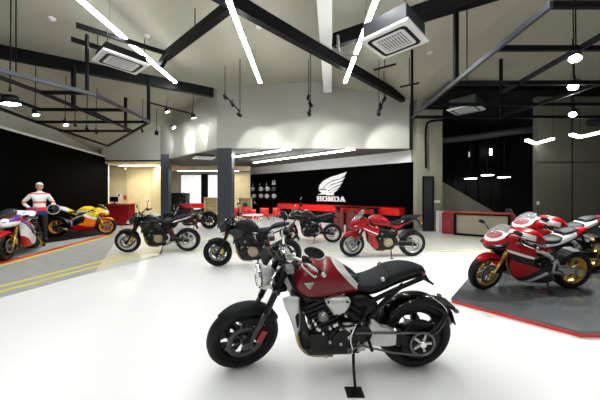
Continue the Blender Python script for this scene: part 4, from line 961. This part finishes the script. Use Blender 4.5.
# bright lamps
bright = [('brightest spotlight at the far left under the suspended grid', (11, 104), 5.2, .15, 70, (-7.5, 7.6, .6)),
 ('small spotlight right of the brightest left one on the left grid', (36, 115), 7.2, .07, 40, (-8.0, 9, .5)), ('small spotlight below the middle of the left grid', (66, 125), 8.2, .06, 30, (-7, 9.5, .5)),
 ('faint small spotlight near the lower tip of the left grid', (87.5, 131), 9.4, .05, 40, (-7, 10, .5)),
 ('upper left one of the four bright spotlights left of the pale wall', (167.6, 112), 10.6, .085, 45, (-5.4, 12.2, 3.6)),
 ('lower middle one of the four bright spotlights left of the pale wall', (174, 127.6), 11.2, .075, 35, (-5.0, 12, 3.6)),
 ('lowest of the four bright spotlights, above the plywood recess', (156.6, 134.4), 11.8, .085, 45, (-7.6, 14.1, 3.8)),
 ('rightmost of the four bright spotlights left of the pale wall', (193.6, 118), 10.2, .085, 40, (-4.2, 11.3, 3.7)),
 ('uppermost of the three dazzling spotlights at the right', (575, 58.5), 4.3, .085, 190, (3.6, 4.3, 0)),
 ('middle one of the three dazzling spotlights at the right', (573, 87), 5.2, .085, 190, (3.9, 5.4, 0)),
 ('lowest of the three dazzling spotlights at the right', (572.5, 114.5), 6.2, .075, 150, (4.6, 6.4, 0))]
for lab, (x, y), Y, r, pw, aim in bright:
    p = py_(x, y, Y); cam_d = Vector((0, 0, EYE))
    # a lamp faces partly into the room
    tgt = p + (Vector(aim) - p).normalized() * 1.0 + (Vector((0, 0, 0.6)) - p).normalized() * .75
    spot_head(lab, p, tgt, r, .16, stem=zc(p.x), group='bright grid spotlights')
    spot_lamp(p + (Vector(aim) - p).normalized() * .12 + Vector((0, 0, -.05)), aim, pw, 1.5, .6)
for lab, (x, y), Y in (('small dark track lamp on the left grid, left one', (76, 127), 8.3), ('small dark track lamp on the left grid, right one', (97, 134), 9.2), ('small dark track lamp hanging left of the bright group', (143, 132.5), 10.5)):
    p = py_(x, y, Y); spot_head(lab, p, p + Vector((.3, .2, -1)), .045, .14, glow='steel_grey', stem=zc(p.x), group='dark track lamps')
t = tag(MB().bar(pz(149, 102.5, 4.2), pz(196, 115, 4.2), .04, .04).build('lighting_rail', 'black_steel'), 'thin black lighting rail above the bright group of spotlights', 'rail')
for lab, (x, y) in (('small white smoke detector on the ceiling left of the first light line', (52, 18)), ('small white smoke detector on the ceiling right of the middle light line', (259, 26)), ('small ceiling sensor beside the first light line', (147, 35)), ('small round ceiling sensor right of the large air conditioner', (430, 52))):
    zt = 5.5
    for _ in range(6):
        p = pz(x, y, zt); zt = zc(p.x)
    s = thing('smoke_detector', lab, 'smoke detector', (p.x, p.y, p.z), 0, 'ceiling detectors')
    MB().cyl((0, 0, 0), (0, 0, -.03), .07, 20).build('detector_base', 'white_paint', s); MB().cyl((0, 0, -.03), (0, 0, -.06), .045, 18, r2=.03).build('detector_head', 'white_paint', s)
# ------------------------------------------------------------------ V shaped pendants and disc pendants in the stair void
for lab, pts in (('left V shaped white pendant light in front of the olive wall', ((526.5, 140.0), (535.5, 143.6), (553, 138.8))), ('right V shaped white pendant light at the right edge of the olive wall', ((571, 134.5), (580, 137.2), (604, 131.5)))):
    z = 3.2; P = [pz(a, b, z) for a, b in pts]
    t = thing('pendant_light', lab, 'pendant light', (0, 0, 0), 0, 'V shaped pendant lights')
    MB().bar(P[0], P[1], .09, .06).bar(P[1], P[2], .09, .06).build('diffuser', 'lamp_soft', t)
    for p in P: MB().cyl(p, Vector((p.x, p.y, zc(p.x))), .005, 6).build('suspension_wire', 'black_steel', t)
    MB().bar(P[0] + Vector((0, 0, .045)), P[1] + Vector((0, 0, .045)), .08, .03).bar(P[1] + Vector((0, 0, .045)), P[2] + Vector((0, 0, .045)), .08, .03).build('housing', 'black_steel', t)
for lab, (x, y) in (('left flat disc pendant glowing in the dark stairwell', (470.6, 179)), ('middle flat disc pendant glowing in the dark stairwell', (487.4, 175.6)), ('right flat disc pendant glowing in the dark stairwell', (504, 177.6))):
    p = py_(x, y, 12.6); t = thing('disc_pendant', lab, 'pendant light', tuple(p), 0, 'disc pendants in the stairwell')
    MB().cyl((0, 0, 0), (0, 0, .03), .25, 28).build('diffuser', 'lamp_soft', t); MB().cyl((0, 0, .03), (0, 0, .06), .27, 28, r2=.2).build('lamp_shade', 'black_steel', t)
    MB().cyl((0, 0, .05), (0, 0, 5 - p.z), .006, 6).build('suspension_wire', 'steel_grey', t)
for lab, (x, y), h in (('upright lit tube lamp on the dark stairwell wall', (490, 152), .30), ('faint small upright lamp left on the dark stairwell wall', (468.5, 154.5), .26)):
    p = py_(x, y, 13.2); t = thing('wall_lamp', lab, 'wall lamp', tuple(p), 0)
    MB().cyl((0, -.05, -h / 2), (0, -.05, h / 2), .05 if h > .28 else .025, 16).build('glass_tube', 'lamp_soft' if h > .28 else 'window_glow', t); MB().box((0, .05, 0), (.10, .04, h * 1.2)).build('back_plate', 'black_steel', t)
tag(MB().tube([py_(430, 141.5, 11.0), py_(470, 137.5, 10.6), py_(521, 130.5, 10.0), py_(600, 122, 9.0 - .1)], .13, 14).build('ventilation_duct', 'duct_grey'), 'dark round duct running across the stairwell opening', 'duct')
tag(MB().tube([py_(426, 168, 10.3), py_(426, 128, 10.3), py_(432, 121, 10.3), py_(446, 120, 10.3)], .04, 10, 3).build('wall_pipe', 'black_steel'), 'thin black pipe bending on the rear pier', 'pipe')
t = tag(MB().box(tuple(py_(445, 210, 10.3)), (.01, .01, .01)).build('x', 'black_steel'), 'x', 'x'); bpy.data.objects.remove(t)
# small objects by the pier
c = pz(439.5, 231.5); t = thing('floor_air_purifier', 'slim white cabinet standing on the floor between the dark door and the red counter', 'cabinet', (c.x, 10.2, 0))
MB().box((0, 0, .42), (.30, .22, .80)).box((0, 0, .01), (.26, .20, .02)).build('cabinet_body', 'white_gloss', t); MB().box((0, -.115, .62), (.22, .01, .25)).build('front_grille', 'white_paint', t); MB().box((0, 0, .83), (.2, .14, .02)).build('top_vent', 'steel_grey', t)
p = py_(437, 201.5, 10.38); t = thing('wall_switch', 'small white switch plate on the pale wall beside the dark door', 'switch', tuple(p))
MB().box((0, 0, 0), (.24, .02, .10)).build('switch_plate', 'white_gloss', t); MB().box((-.05, -.012, 0), (.06, .01, .06)).box((.05, -.012, 0), (.06, .01, .06)).build('switch_button', 'white_paint', t)
p = py_(536.5, 203, 8.95); t = thing('wall_switch', 'tiny white switch plate at the left edge of the olive wall', 'switch', tuple(p))
MB().box((.05, .0, 0), (.08, .02, .12)).build('switch_plate', 'white_gloss', t); MB().box((.05, -.012, 0), (.04, .01, .06)).build('switch_button', 'white_paint', t)
# ------------------------------------------------------------------ right reception counter
A = Vector((5.55, 9.48, 0)); B = Vector((6.83, 8.66, 0)); d = (B - A).normalized(); n = Vector((-d.y, d.x, 0))
t = thing('reception_counter', 'low counter with a pale wood front, black frame and red top under the stair', 'counter', tuple(A), math.atan2(d.y, d.x))
Ln = (B - A).length
MB().box((Ln / 2, .35, .40), (Ln, .66, .74)).build('front_panel', 'plywood_dull', t)
fr = MB(); fr.box((Ln / 2, -.0, .04), (Ln + .06, .05, .07)); fr.box((Ln / 2, -.0, .76), (Ln + .06, .05, .05)); fr.box((0, 0, .40), (.08, .05, .76)); fr.box((Ln, 0, .40), (.06, .05, .76)); fr.build('frame', 'black_steel', t)
MB().box((Ln / 2 - .1, .34, .805), (Ln + .5, .74, .03)).build('counter_top', 'red_lacquer', t)
MB().box((-.24, .36, .40), (.36, .60, .78)).build('side_panel', 'red_dark', t); MB().box((Ln + .10, .36, .40), (.10, .66, .78)).build('side_panel', 'red_dark', t)
# ------------------------------------------------------------------ left reception desk, monitor, signs
c = py_(120, 224, 12.6)
t = thing('reception_desk', 'small dark red reception desk in front of the plywood recess', 'desk', (X(120, 12.4), 12.5, 0))
MB().box((0, 0, .50), (.98, .5, .90)).build('desk_body', 'red_dark', t); MB().box((0, 0, .975), (1.04, .58, .05)).build('desk_top', 'red_lacquer', t); MB().box((0, 0, .03), (.9, .42, .06)).build('plinth', 'black_steel', t); MB().box((.12, -.27, .93), (.72, .03, .04)).build('edge_strip', 'steel_grey', t)
t = thing('computer_monitor', 'black monitor standing on the left end of the dark red desk', 'monitor', (X(114, 12.5), 12.5, 1.0))
MB().box((0, 0, .20), (.38, .03, .24)).build('screen', 'plastic_black', t); MB().box((0, .03, .06), (.05, .03, .12)).box((0, .03, .01), (.2, .14, .02)).build('stand', 'plastic_black', t)
p = py_(125.8, 197.5, 16.34); t = thing('wall_clock', 'small round red sign on the plywood wall above the desk', 'sign', tuple(p))
MB().cyl((0, -.02, 0), (0, .02, 0), .13, 24).build('disc', 'red_lacquer', t); MB().lathe([(.12, -.03), (.135, -.03), (.135, .0), (.12, .0)], (0, 0, 0), 24).build('rim', 'red_dark', t); t.name = 'round_sign'
p = py_(119, 196, 16.352); t = thing('notice', 'small white notice pinned to the plywood wall left of the red disc', 'notice', tuple(p))
MB().box((0, 0, 0), (.30, .015, .36)).build('paper', 'white_paint', t); MB().box((0, -.01, .06), (.10, .008, .12)).box((0, -.01, -.08), (.22, .008, .02)).build('printed_mark', 'plastic_black', t)
p = py_(125.6, 169.5, 15.4); t = thing('security_camera', 'dark dome camera under the plywood soffit of the left recess', 'camera', tuple(p))
MB().ball((0, 0, 0), .10).build('dome', 'bronze_pipe', t); MB().cyl((0, 0, .04), (0, 0, 3.07 - p.z), .10, 20).build('camera_base', 'plywood_dull', t)
# ------------------------------------------------------------------ furniture in the rear room
p = py_(178.5, 215, 14.5)
t = thing('black_cabinet', 'black cabinet standing right behind the left slate column', 'cabinet', (X(178.8, 14.5), 14.6, 0))
MB().box((0, 0, .76), (.92, .5, 1.48)).build('cabinet_body', 'plastic_black', t); MB().box((-.23, -.26, .76), (.44, .02, 1.40)).build('cabinet_door', 'plastic_matte', t); MB().box((.23, -.26, .76), (.44, .02, 1.40)).build('cabinet_door', 'plastic_matte', t); MB().box((-.03, -.28, .8), (.02, .02, .2)).box((.03, -.28, .8), (.02, .02, .2)).build('handle', 'steel_grey', t)
t = thing('display_shelf', 'low plywood box shelf standing left of the right slate column', 'shelf', (X(211, 15.2), 15.3, 0))
sh = MB()
for x in (-.35, .35): sh.box((x, 0, .62), (.05, .4, 1.24))
for z in (.03, .62, 1.22): sh.box((0, 0, z), (.75, .4, .05))
sh.box((0, .19, .62), (.7, .02, 1.2)); sh.build('shelf_frame', 'plywood', t)
t2 = thing('display_shelf', 'low plywood box shelf with goods right of the right slate column', 'shelf', (X(245, 15.2), 15.3, 0))
sh = MB()
for x in (-.35, .35): sh.box((x, 0, .62), (.05, .4, 1.24))
for z in (.03, .62, 1.22): sh.box((0, 0, z), (.75, .4, .05))
sh.box((0, .19, .62), (.7, .02, 1.2)); sh.build('shelf_frame', 'plywood', t2)
for lab, dx, z, c_ in (('upper black helmet on the plywood shelf right of the slate column', 0, .65, 'paint_black'), ('lower black helmet on the plywood shelf right of the slate column', .02, .06, 'paint_black')):
    h = thing('helmet', lab, 'helmet', (t2.location.x + dx, 15.18, z), 0, 'helmets on the plywood shelf')
    MB().ball((0, 0, .15), .15, sc=(.9, 1.1, 1)).build('helmet_shell', c_, h); MB().ball((0, -.045, .15), .125, sc=(.92, 1.05, .6)).build('visor', 'screen_smoke', h)
t = thing('red_bench', 'long low red bench under the bright rear windows', 'bench', (X(196, 16.5), 16.6, 0))
MB().box((0, 0, .70), (1.7, .35, .30)).build('bench_seat', 'red_lacquer', t); MB().box((-.7, 0, .28), (.08, .3, .55)).box((.7, 0, .28), (.08, .3, .55)).build('bench_leg', 'red_dark', t)
# red chairs with white round table
def chair(lab, x, y, rz):
    t = thing('red_chair', lab, 'chair', (x, y, 0), rz, 'red chairs in the waiting corner')
    MB().loft([(-.24, .44, .22, .03, 4), (0, .42, .24, .035, 4), (.24, .44, .22, .03, 4)]).build('seat', 'red_lacquer', t)
    bk = MB(); rg = []
    for k in range(7):
        a = -1 + 2 * k / 6; rg.append([(-.24 * math.cos(a * .9) + .02 , .26 * math.sin(a * .9), z) for z in (.46, .80)] + [(-.24 * math.cos(a * .9) - .01, .27 * math.sin(a * .9), z) for z in (.80, .46)])
    bk.rings(rg); bk.build('backrest', 'red_lacquer', t)
    for a in (-1, 1):
        for b in (-1, 1): MB().cyl((a * .16, b * .16, .42), (a * .22, b * .22, 0), .014, 8).build('leg', 'chrome', t)
for lab, px, Y, r in (('leftmost red chair right beside the right slate column', 237.5, 12.6, 1.2), ('second red chair from the right slate column', 246, 13.6, 1.6), ('third red chair from the right slate column', 252.5, 11.7, 1.4), ('fourth red chair from the right slate column', 264, 12.6, 1.8), ('red chair below the helmet display, farthest from the slate column', 275, 12.8, 2.2)):
    chair(lab, X(px, Y), Y, r)
t = thing('round_table', 'white round table in front of the red chairs beside the right slate column', 'table', (X(253, 10.7), 10.7, 0))
MB().cyl((0, 0, .60), (0, 0, .63), .42, 36).build('tabletop', 'white_gloss', t); MB().cyl((0, 0, .02), (0, 0, .60), .03, 14).build('pedestal', 'chrome', t); MB().cyl((0, 0, 0), (0, 0, .02), .25, 28).build('base', 'chrome', t)
# ------------------------------------------------------------------ the black logo wall
w0 = Vector((4.6, 10.75, 0)); w1 = Vector((-3.5, 18.6, 0)); wd = (w1 - w0).normalized(); wn = Vector((wd.y, -wd.x, 0))
if wn.y > 0: wn = -wn
yaww = math.atan2(-wd.y, -wd.x)       # local x runs to the right along the wall, local -y faces the room
def wallpt(px, py, out=0.0):
    # intersection of the line of sight with the wall plane
    a = w0 + wn * out; dx = (px - 300) / F
    # point = (dx*Y, Y); on the line a + s*wd
    # solve dx*Y = ax + s*wdx ; Y = ay + s*wdy
    s = (a.x - dx * a.y) / (dx * wd.y - wd.x); Y = a.y + s * wd.y
    return Vector((dx * Y, Y, EYE - (py - HZ) * Y / F))
logo0 = wallpt(331, 193, .02)
def tolocal(p, base): 
    q = p - base; return Vector((-(q.x * wd.x + q.y * wd.y), 0, q.z))
lg = thing('wall_logo', 'large white wing logo with lettering on the black wall', 'logo', tuple(logo0), yaww)
wing = [  # feathers traced as outlines, one below the other
 [(347, 171.8), (344.5, 176), (340, 178.6), (332, 180.6), (326, 184.5), (322.5, 189), (319, 189), (320, 185), (324, 180.5), (331, 177), (338, 175)],
 [(345, 177.2), (342.5, 180.6), (337, 182.6), (331, 184.6), (327, 189), (323.4, 189.2), (326.6, 184.9), (332, 181.5), (340, 179.3)],
 [(343.2, 181.6), (341, 184.4), (336, 186.2), (331, 189), (328, 191), (326.6, 189.6), (331.4, 185.3), (337, 183.3)],
 [(341, 185.4), (339, 187.8), (334.5, 189.5), (331.5, 192.4), (328.6, 191.6), (331.5, 189.4), (336.4, 186.9)],
 [(338.6, 188.7), (336.5, 190.9), (333.6, 193), (334, 194.6), (330, 193.3), (332, 192.6), (334.8, 190.1)],
 [(318.6, 189.8), (327, 190), (331, 193.6), (335.2, 195.2), (327, 195.3), (325.6, 194.4), (318, 194.6), (322.4, 193.2)]]
wg = MB()
for f_ in wing:
    P = [tolocal(wallpt(a, b, .02), logo0) for a, b in f_]
    n_ = len(P); wg.rings([[(p.x, 0, p.z) for p in P], [(p.x, -.03, p.z) for p in P]], smooth=False)
wg.build('wing', 'white_gloss', lg)
SL = [  # blocky slab serif letters on a 5 x 5 grid: filled bars (x0,z0,x1,z1)
 'H', 'O', 'N', 'D', 'A']
def letter(mb, ch, x, z, w, h):
    t_ = w * .30; s_ = h * .20; b = lambda x0, z0, x1, z1: mb.box((x + (x0 + x1) / 2, -.015, z + (z0 + z1) / 2), (x1 - x0, .03, z1 - z0))
    pr = lambda pts: mb.prism([(x + a, z + c_) for a, c_ in pts], -.03, 0)
    if ch == 'H': b(w * .08, 0, w * .36, h); b(w * .64, 0, w * .92, h); b(w * .36, h * .4, w * .64, h * .6); b(0, 0, w * .44, s_); b(0, h - s_, w * .44, h); b(w * .56, 0, w, s_); b(w * .56, h - s_, w, h)
    if ch == 'O': b(0, s_, w * .3, h - s_); b(w * .7, s_, w, h - s_); b(w * .1, 0, w * .9, s_); b(w * .1, h - s_, w * .9, h)
    if ch == 'N': b(w * .08, 0, w * .32, h); b(w * .70, 0, w * .94, h); pr([(0, h), (w * .35, h), (w * .94, 0), (w * .62, 0)]); b(0, 0, w * .42, s_); b(w * .58, h - s_, w, h)
    if ch == 'D': b(w * .05, 0, w * .34, h); b(w * .70, s_, w, h - s_); b(0, 0, w * .88, s_); b(0, h - s_, w * .88, h)
    if ch == 'A': pr([(w * .05, 0), (w * .33, 0), (w * .62, h), (w * .36, h)]); pr([(w * .66, 0), (w * .95, 0), (w * .64, h), (w * .40, h)]); b(w * .3, h * .25, w * .7, h * .42); b(0, 0, w * .42, s_); b(w * .58, 0, w, s_)
tl_ = tolocal(wallpt(316.8, 201.6, .02), logo0); tr_ = tolocal(wallpt(345.8, 201.6, .02), logo0); tt = tolocal(wallpt(331, 196.4, .02), logo0); zb = tolocal(wallpt(331, 201.4, .02), logo0).z
wtot = tr_.x - tl_.x; lw = wtot / 5
for i, ch in enumerate(SL):
    mb = MB(); letter(mb, ch, tl_.x + lw * i + lw * .04, zb, lw * .94, tt.z - zb); mb.build('letter', 'white_gloss', lg)
# red counter along the logo wall
r0 = wallpt(402, 209, .35); r1 = wallpt(281, 204, .35)
Lr = (Vector((r1.x, r1.y, 0)) - Vector((r0.x, r0.y, 0))).length
t = thing('wall_counter', 'long bright red counter running along the foot of the black logo wall', 'counter', (r0.x, r0.y, 0), yaww + PI)
# local x now runs leftwards along the wall, local +y faces the room
sgny = 1
MB().box((Lr / 2, 0, .74), (Lr, .55, .30)).build('counter_front', 'red_lacquer', t)
MB().box((Lr / 2, -.02, .30), (Lr - .1, .45, .58)).build('counter_base', 'wall_charcoal', t)
pn = MB()
for k in range(14):
    pn.box((Lr * (k + .5) / 14, .0, .74), (.012, .56, .28))
pn.build('panel_joint', 'red_dark', t)
# two dim red mesh display stands in front
for lab, px in (('left dim red mesh display stand before the red wall counter', 340), ('right dim red mesh display stand before the red wall counter', 352.5)):
    p = pz(px, 233.5); t = thing('display_stand', lab, 'display stand', (p.x, p.y + .3, 0), -.5, 'red mesh display stands')
    MB().box((0, 0, .42), (.34, .04, .74)).build('mesh_panel', 'red_mesh', t)
    f_ = MB()
    for a in (-.18, .18): f_.box((a, 0, .43), (.03, .05, .86))
    f_.box((0, 0, .84), (.39, .06, .03)).box((0, 0, .03), (.39, .12, .03)); f_.build('frame', 'red_dark', t)
# black display table on the counter
p = wallpt(356, 212, .9)
t = thing('display_rack', 'low black display rack standing in front of the middle of the red wall counter', 'rack', (p.x, p.y, 0), yaww)
MB().box((0, 0, .86), (2.1, .35, .06)).build('rack_top', 'plastic_black', t)
for a in (-.95, .95): MB().box((a, 0, .42), (.05, .3, .83)).build('leg', 'black_steel', t)
# helmet display wall, left of the logo
idx = 0
for row, (py0, pxs) in enumerate(((189, (252.5, 261, 267.5, 274)), (196, (254, 261, 267, 274)))):
    rowname = ('upper', 'lower')[row]
    for k, pxx in enumerate(pxs):
        p = wallpt(pxx, py0, .20); colr = ['paint_white', 'paint_white', 'paint_white', 'steel_grey', 'paint_white', 'lamp_red', 'paint_white', 'paint_white'][row * 4 + k]
        pos = ('first', 'second', 'third', 'fourth')[k]
        h = thing('helmet', '%s helmet from the left in the %s row on the black wall' % (pos, rowname), 'helmet', tuple(p), yaww, 'helmets on the display wall')
        MB().ball((0, 0, 0), .15, sc=(1.0, 1.15, 1)).build('helmet_shell', colr if colr != 'lamp_red' else 'paint_white', h)
        MB().ball((0, -.05, .0), .13, sc=(.95, 1.05, .5)).build('visor', 'screen_smoke' if colr != 'lamp_red' else 'lamp_red', h)
for k, zz in enumerate((184.6 + 7, 191 + 8.2)):
    a = wallpt(250.5, zz, .02); b = wallpt(278, zz + .5, .02); z_ = (a.z + b.z) / 2; mid = (a + b) / 2
    tag(MB().box((0, -.14, 0), ((b - a).length, .28, .03)).build('wall_shelf', 'plastic_black', loc=(mid.x, mid.y, wallpt(265, (192.3, 199.3)[k], .1).z)), '%s black shelf under the helmets on the black wall' % ('upper', 'lower')[k], 'shelf', 'helmet shelves').rotation_euler = (0, 0, yaww)
for lab, pxx, pyy, ww, hh in (('leftmost tiny white label above the helmet display', 253, 184.3, .10, .22), ('second tiny white label above the helmet display', 260, 184.6, .10, .14), ('third tiny white label above the helmet display', 266.5, 184.5, .10, .2), ('twin arrow shaped white mark at the top right of the helmet display', 274, 182.6, .30, .28)):
    p = wallpt(pxx, pyy, .02); t = thing('wall_mark', lab, 'sign', tuple(p), yaww, 'white marks above the helmets')
    mk = MB()
    if ww > .2:
        for q in (-.09, .09): mk.prism([(q - .1, -.14), (q - .04, -.14), (q + .04, .14), (q - .02, .14)], -.02, 0).prism([(q + .02, -.14), (q + .08, -.14), (q + .05, 0), (q + .01, 0)], -.02, 0)
    else: mk.box((0, -.01, 0), (ww * .4, .02, hh)).box((0, -.01, -hh / 2), (ww, .02, .03))
    mk.build('mark', 'white_paint', t)
p = wallpt(255.5, 203, .15); t = thing('riding_glove', 'white and black item hanging below the lower row of helmets', 'glove', tuple(p), yaww)
MB().ball((-.1, 0, .03), .08, sc=(.8, .5, 1.2)).build('cuff', 'paint_white', t); MB().tube([(-.1, 0, -.02), (.0, 0, -.04), (.22, 0, -.08)], [.035, .03, .015]).build('hand_part', 'steel_grey', t)
# ------------------------------------------------------------------ rider figure and paddock stands
def skin_mesh(name, verts, edges, radii, matn, parent, sub=2, mtx=None):
    me = bpy.data.meshes.new(name); me.from_pydata([tuple(v) for v in verts], edges, []); o = bpy.data.objects.new(name, me); C.objects.link(o)
    md = o.modifiers.new('skin', 'SKIN')
    if not me.skin_vertices: me.attributes.new('x', 'FLOAT', 'POINT')
    for i, r in enumerate(radii):
        r = r if isinstance(r, tuple) else (r, r); me.skin_vertices[0].data[i].radius = r
    me.skin_vertices[0].data[0].use_root = True
    s = o.modifiers.new('sub', 'SUBSURF'); s.levels = sub; s.render_levels = sub
    me.materials.append(M[matn]) if isinstance(matn, str) else [me.materials.append(M[q]) for q in matn]
    o.parent = parent; return o
RP = pz(40, 246); RP = Vector((X(39.5, 8.05), 8.05, 0))
t = thing('person', 'rider in white racing suit with hand on hip, holding a helmet, at the left', 'person', tuple(RP), math.atan2(-RP.x, RP.y) * 1.0)
# body faces local -y
V = [(0, 0, .98), (0, 0, 1.12), (0, 0, 1.28), (0, 0, 1.42), (0, 0, 1.53), (0, -.01, 1.60),
     (-.18, 0, 1.44), (-.34, .02, 1.24), (-.30, -.02, 1.14), (-.20, -.06, 1.06),
     (.18, 0, 1.44), (.30, .03, 1.22), (.34, -.08, 1.06), (.33, -.15, 1.00),
     (-.10, 0, .90), (-.12, -.01, .50), (-.13, .02, .10), (-.14, -.10, .04),
     (.10, 0, .90), (.12, -.01, .50), (.13, .02, .10), (.15, -.10, .04)]
E = [(0, 1), (1, 2), (2, 3), (3, 4), (4, 5), (3, 6), (6, 7), (7, 8), (8, 9), (3, 10), (10, 11), (11, 12), (12, 13), (0, 14), (14, 15), (15, 16), (16, 17), (0, 18), (18, 19), (19, 20), (20, 21)]
Rr_ = [(.15, .11), (.14, .10), (.17, .12), (.16, .11), .062, .055, .075, .055, .045, .038, .075, .055, .045, .036, .095, .065, .05, .045, .095, .065, .05, .045]
body = skin_mesh('body', V, E, Rr_, ['suit_white'], t)
# suit colours by height through a procedural material
m_ = M['suit_white'].copy(); m_.name = 'racing_suit'; nt = m_.node_tree; bs = nt.nodes['Principled BSDF']
tcn = nt.nodes.new('ShaderNodeTexCoord'); sx = nt.nodes.new('ShaderNodeSeparateXYZ'); nt.links.new(tcn.outputs['Object'], sx.inputs[0])
mp = nt.nodes.new('ShaderNodeMapRange'); mp.inputs['From Min'].default_value = 0; mp.inputs['From Max'].default_value = 1.7
rp_ = nt.nodes.new('ShaderNodeValToRGB'); cr = rp_.color_ramp; cr.interpolation = 'CONSTANT'
cr.elements[0].position = 0; cr.elements[0].color = (.01, .01, .012, 1); cr.elements[1].position = .50; cr.elements[1].color = (.02, .04, .22, 1)
for pos, col in ((.57, (.75, .02, .02, 1)), (.63, (.78, .78, .78, 1)), (.70, (.75, .16, .02, 1)), (.735, (.78, .78, .78, 1)), (.86, (.75, .03, .02, 1)), (.885, (.78, .78, .78, 1))):
    e = cr.elements.new(pos); e.color = col
nt.links.new(sx.outputs['Z'], mp.inputs[0]); nt.links.new(mp.outputs[0], rp_.inputs[0]); nt.links.new(rp_.outputs[0], bs.inputs['Base Color'])
body.data.materials[0] = m_
hd_ = MB().loft([(-.0, 0, .0, .0, 2)] * 2, sub=1)
hm = MB(); hm.ball((0, -.01, 1.70), .10, sc=(.80, .98, 1.22), n=24)
hm.ball((0, -.085, 1.65), .045, sc=(.9, .7, .8)).ball((0, -.112, 1.695), .014, sc=(.8, 1.1, 1.6))
for s in (-1, 1): hm.ball((s * .082, 0, 1.695), .022, sc=(.4, .8, 1.2))
ho = hm.build('head', 'skin', t)
ey = MB()
for s in (-1, 1): ey.ball((s * .032, -.097, 1.712), .010)
ey.build('eye', 'plastic_black', ho); MB().ball((0, -.112, 1.652), .018, sc=(1.3, .35, .3)).build('mouth', 'lamp_red', ho)
MB().ball((0, .005, 1.755), .096, sc=(.86, 1.02, .82), n=24).build('hair', 'bronze_pipe' if False else 'suit_white', t).name = 'cap'
MB().loft([(-.06, 0, .02, .01, 2), (.0, 0, .06, .012, 2), (.06, 0, .02, .01, 2)]).xf(Matrix.Translation((0, -.115, 1.765))).build('cap_brim', 'suit_white', t)
def hand(parent, wrist, dirv, side, curl, m='suit_white'):
    w = Vector(wrist); d = Vector(dirv).normalized(); sd = Vector(side); sd = (sd - d * sd.dot(d)).normalized(); nrm = d.cross(sd)
    g = MB(); g.rings([[w + d * a + sd * (b * math.cos(k)) + nrm * (c_ * math.sin(k)) for k in [2 * PI * q / 12 for q in range(12)]] for a, b, c_ in ((0, .026, .02), (.03, .038, .018), (.07, .042, .016), (.09, .038, .013))])
    for i, (o_, ln) in enumerate(((-.030, .065), (-.010, .078), (.010, .072), (.028, .055))):
        b = w + d * .085 + sd * o_; p1 = b + d * ln * .45 + nrm * ln * .1 * curl; p2 = p1 + d * ln * .3 + nrm * ln * .35 * curl; p3 = p2 + d * ln * .15 + nrm * ln * .4 * curl
        g.tube([b, p1, p2, p3], [.010, .0095, .0085, .006], 8, 3)
    b = w + d * .03 - sd * .035; g.tube([b, b + d * .03 - sd * .025 + nrm * .01, b + d * .055 - sd * .03 + nrm * .02 * curl], [.012, .011, .007], 8, 3)
    return g.build('hand', m, parent)
hand(t, (-.20, -.06, 1.06), (.8, -.35, -.45), (0, -.6, .7), .8); hand(t, (.33, -.15, 1.0), (0, -.8, -.35), (1, 0, 0), -.9)
hp = MB().ball((0, 0, 0), .15, sc=(.92, 1.08, 1), n=26)
rz = t.rotation_euler.z; hl = Matrix.Rotation(rz, 3, 'Z') @ Vector((.30, -.36, 1.02)) + RP
h = thing('helmet', 'dark racing helmet with pale ring held at the hip by the rider', 'helmet', tuple(hl), rz)
hp.build('helmet_shell', 'paint_black', h); MB().ball((0, -.035, 0), .135, sc=(.98, 1.05, .55), n=24).build('visor', 'screen_smoke', h)
MB().lathe([(.135, -.09), (.152, -.08), (.152, -.06), (.135, -.06)], (0, 0, 0), 36).build('helmet_trim', 'alu_pale', h)
def paddock(lab, p, rz, m):
    t = thing('paddock_stand', lab, 'paddock stand', (p.x, p.y, 0), rz)
    f_ = MB()
    for s in (-1, 1): f_.tube([(-.12, s * .17, .34), (-.02, s * .19, .20), (.16, s * .20, .05), (.42, s * .17, .04)], .016, 10)
    f_.cyl((.42, -.17, .04), (.42, .17, .04), .016); f_.build('stand_frame', m, t)
    for s in (-1, 1): MB().cyl((.12, s * .22, .045), (.12, s * .26, .045), .045, 18).build('stand_wheel', 'rubber', t)
v1 = v
r_ = pz(6, 259.5) + v1 * 1.42; paddock('yellow paddock stand under the rear wheel of the red, white and blue racing motorcycle', r_ , math.atan2(v1.y, v1.x), 'paint_yellow')
r_ = pz(61, 236.6); v2 = (r_ - pz(103.5, 234.6)).normalized(); paddock('dark paddock stand under the rear wheel of the yellow racing motorcycle', r_, math.atan2(v2.y, v2.x), 'black_steel')
# ------------------------------------------------------------------
# lit strips tucked under the plywood soffits
def soffit(lab, a, b, pw):
    t = thing('soffit_light', lab, 'light', (0, 0, 0), 0, None)
    MB().bar(a, b, .06, .02).build('diffuser', 'lamp_soft', t); MB().bar(a + Vector((0, 0, .02)), b + Vector((0, 0, .02)), .08, .02).build('housing', 'white_paint', t)
    c = (a + b) / 2; area('soffit_lamp', (c.x, c.y, c.z - .03), (b - a).length, .1, pw, col=(1, .95, .8))
soffit('light strip tucked under the plywood soffit of the left recess', Vector((-10.2, 14.9, 3.03)), Vector((-8.0, 14.9, 3.03)), 42)
soffit('light strip under the plywood band before the bright rear windows', Vector((-7.2, 15.6, 2.785)), Vector((-3.6, 15.6, 2.785)), 30)
# ------------------------------------------------------------------ end
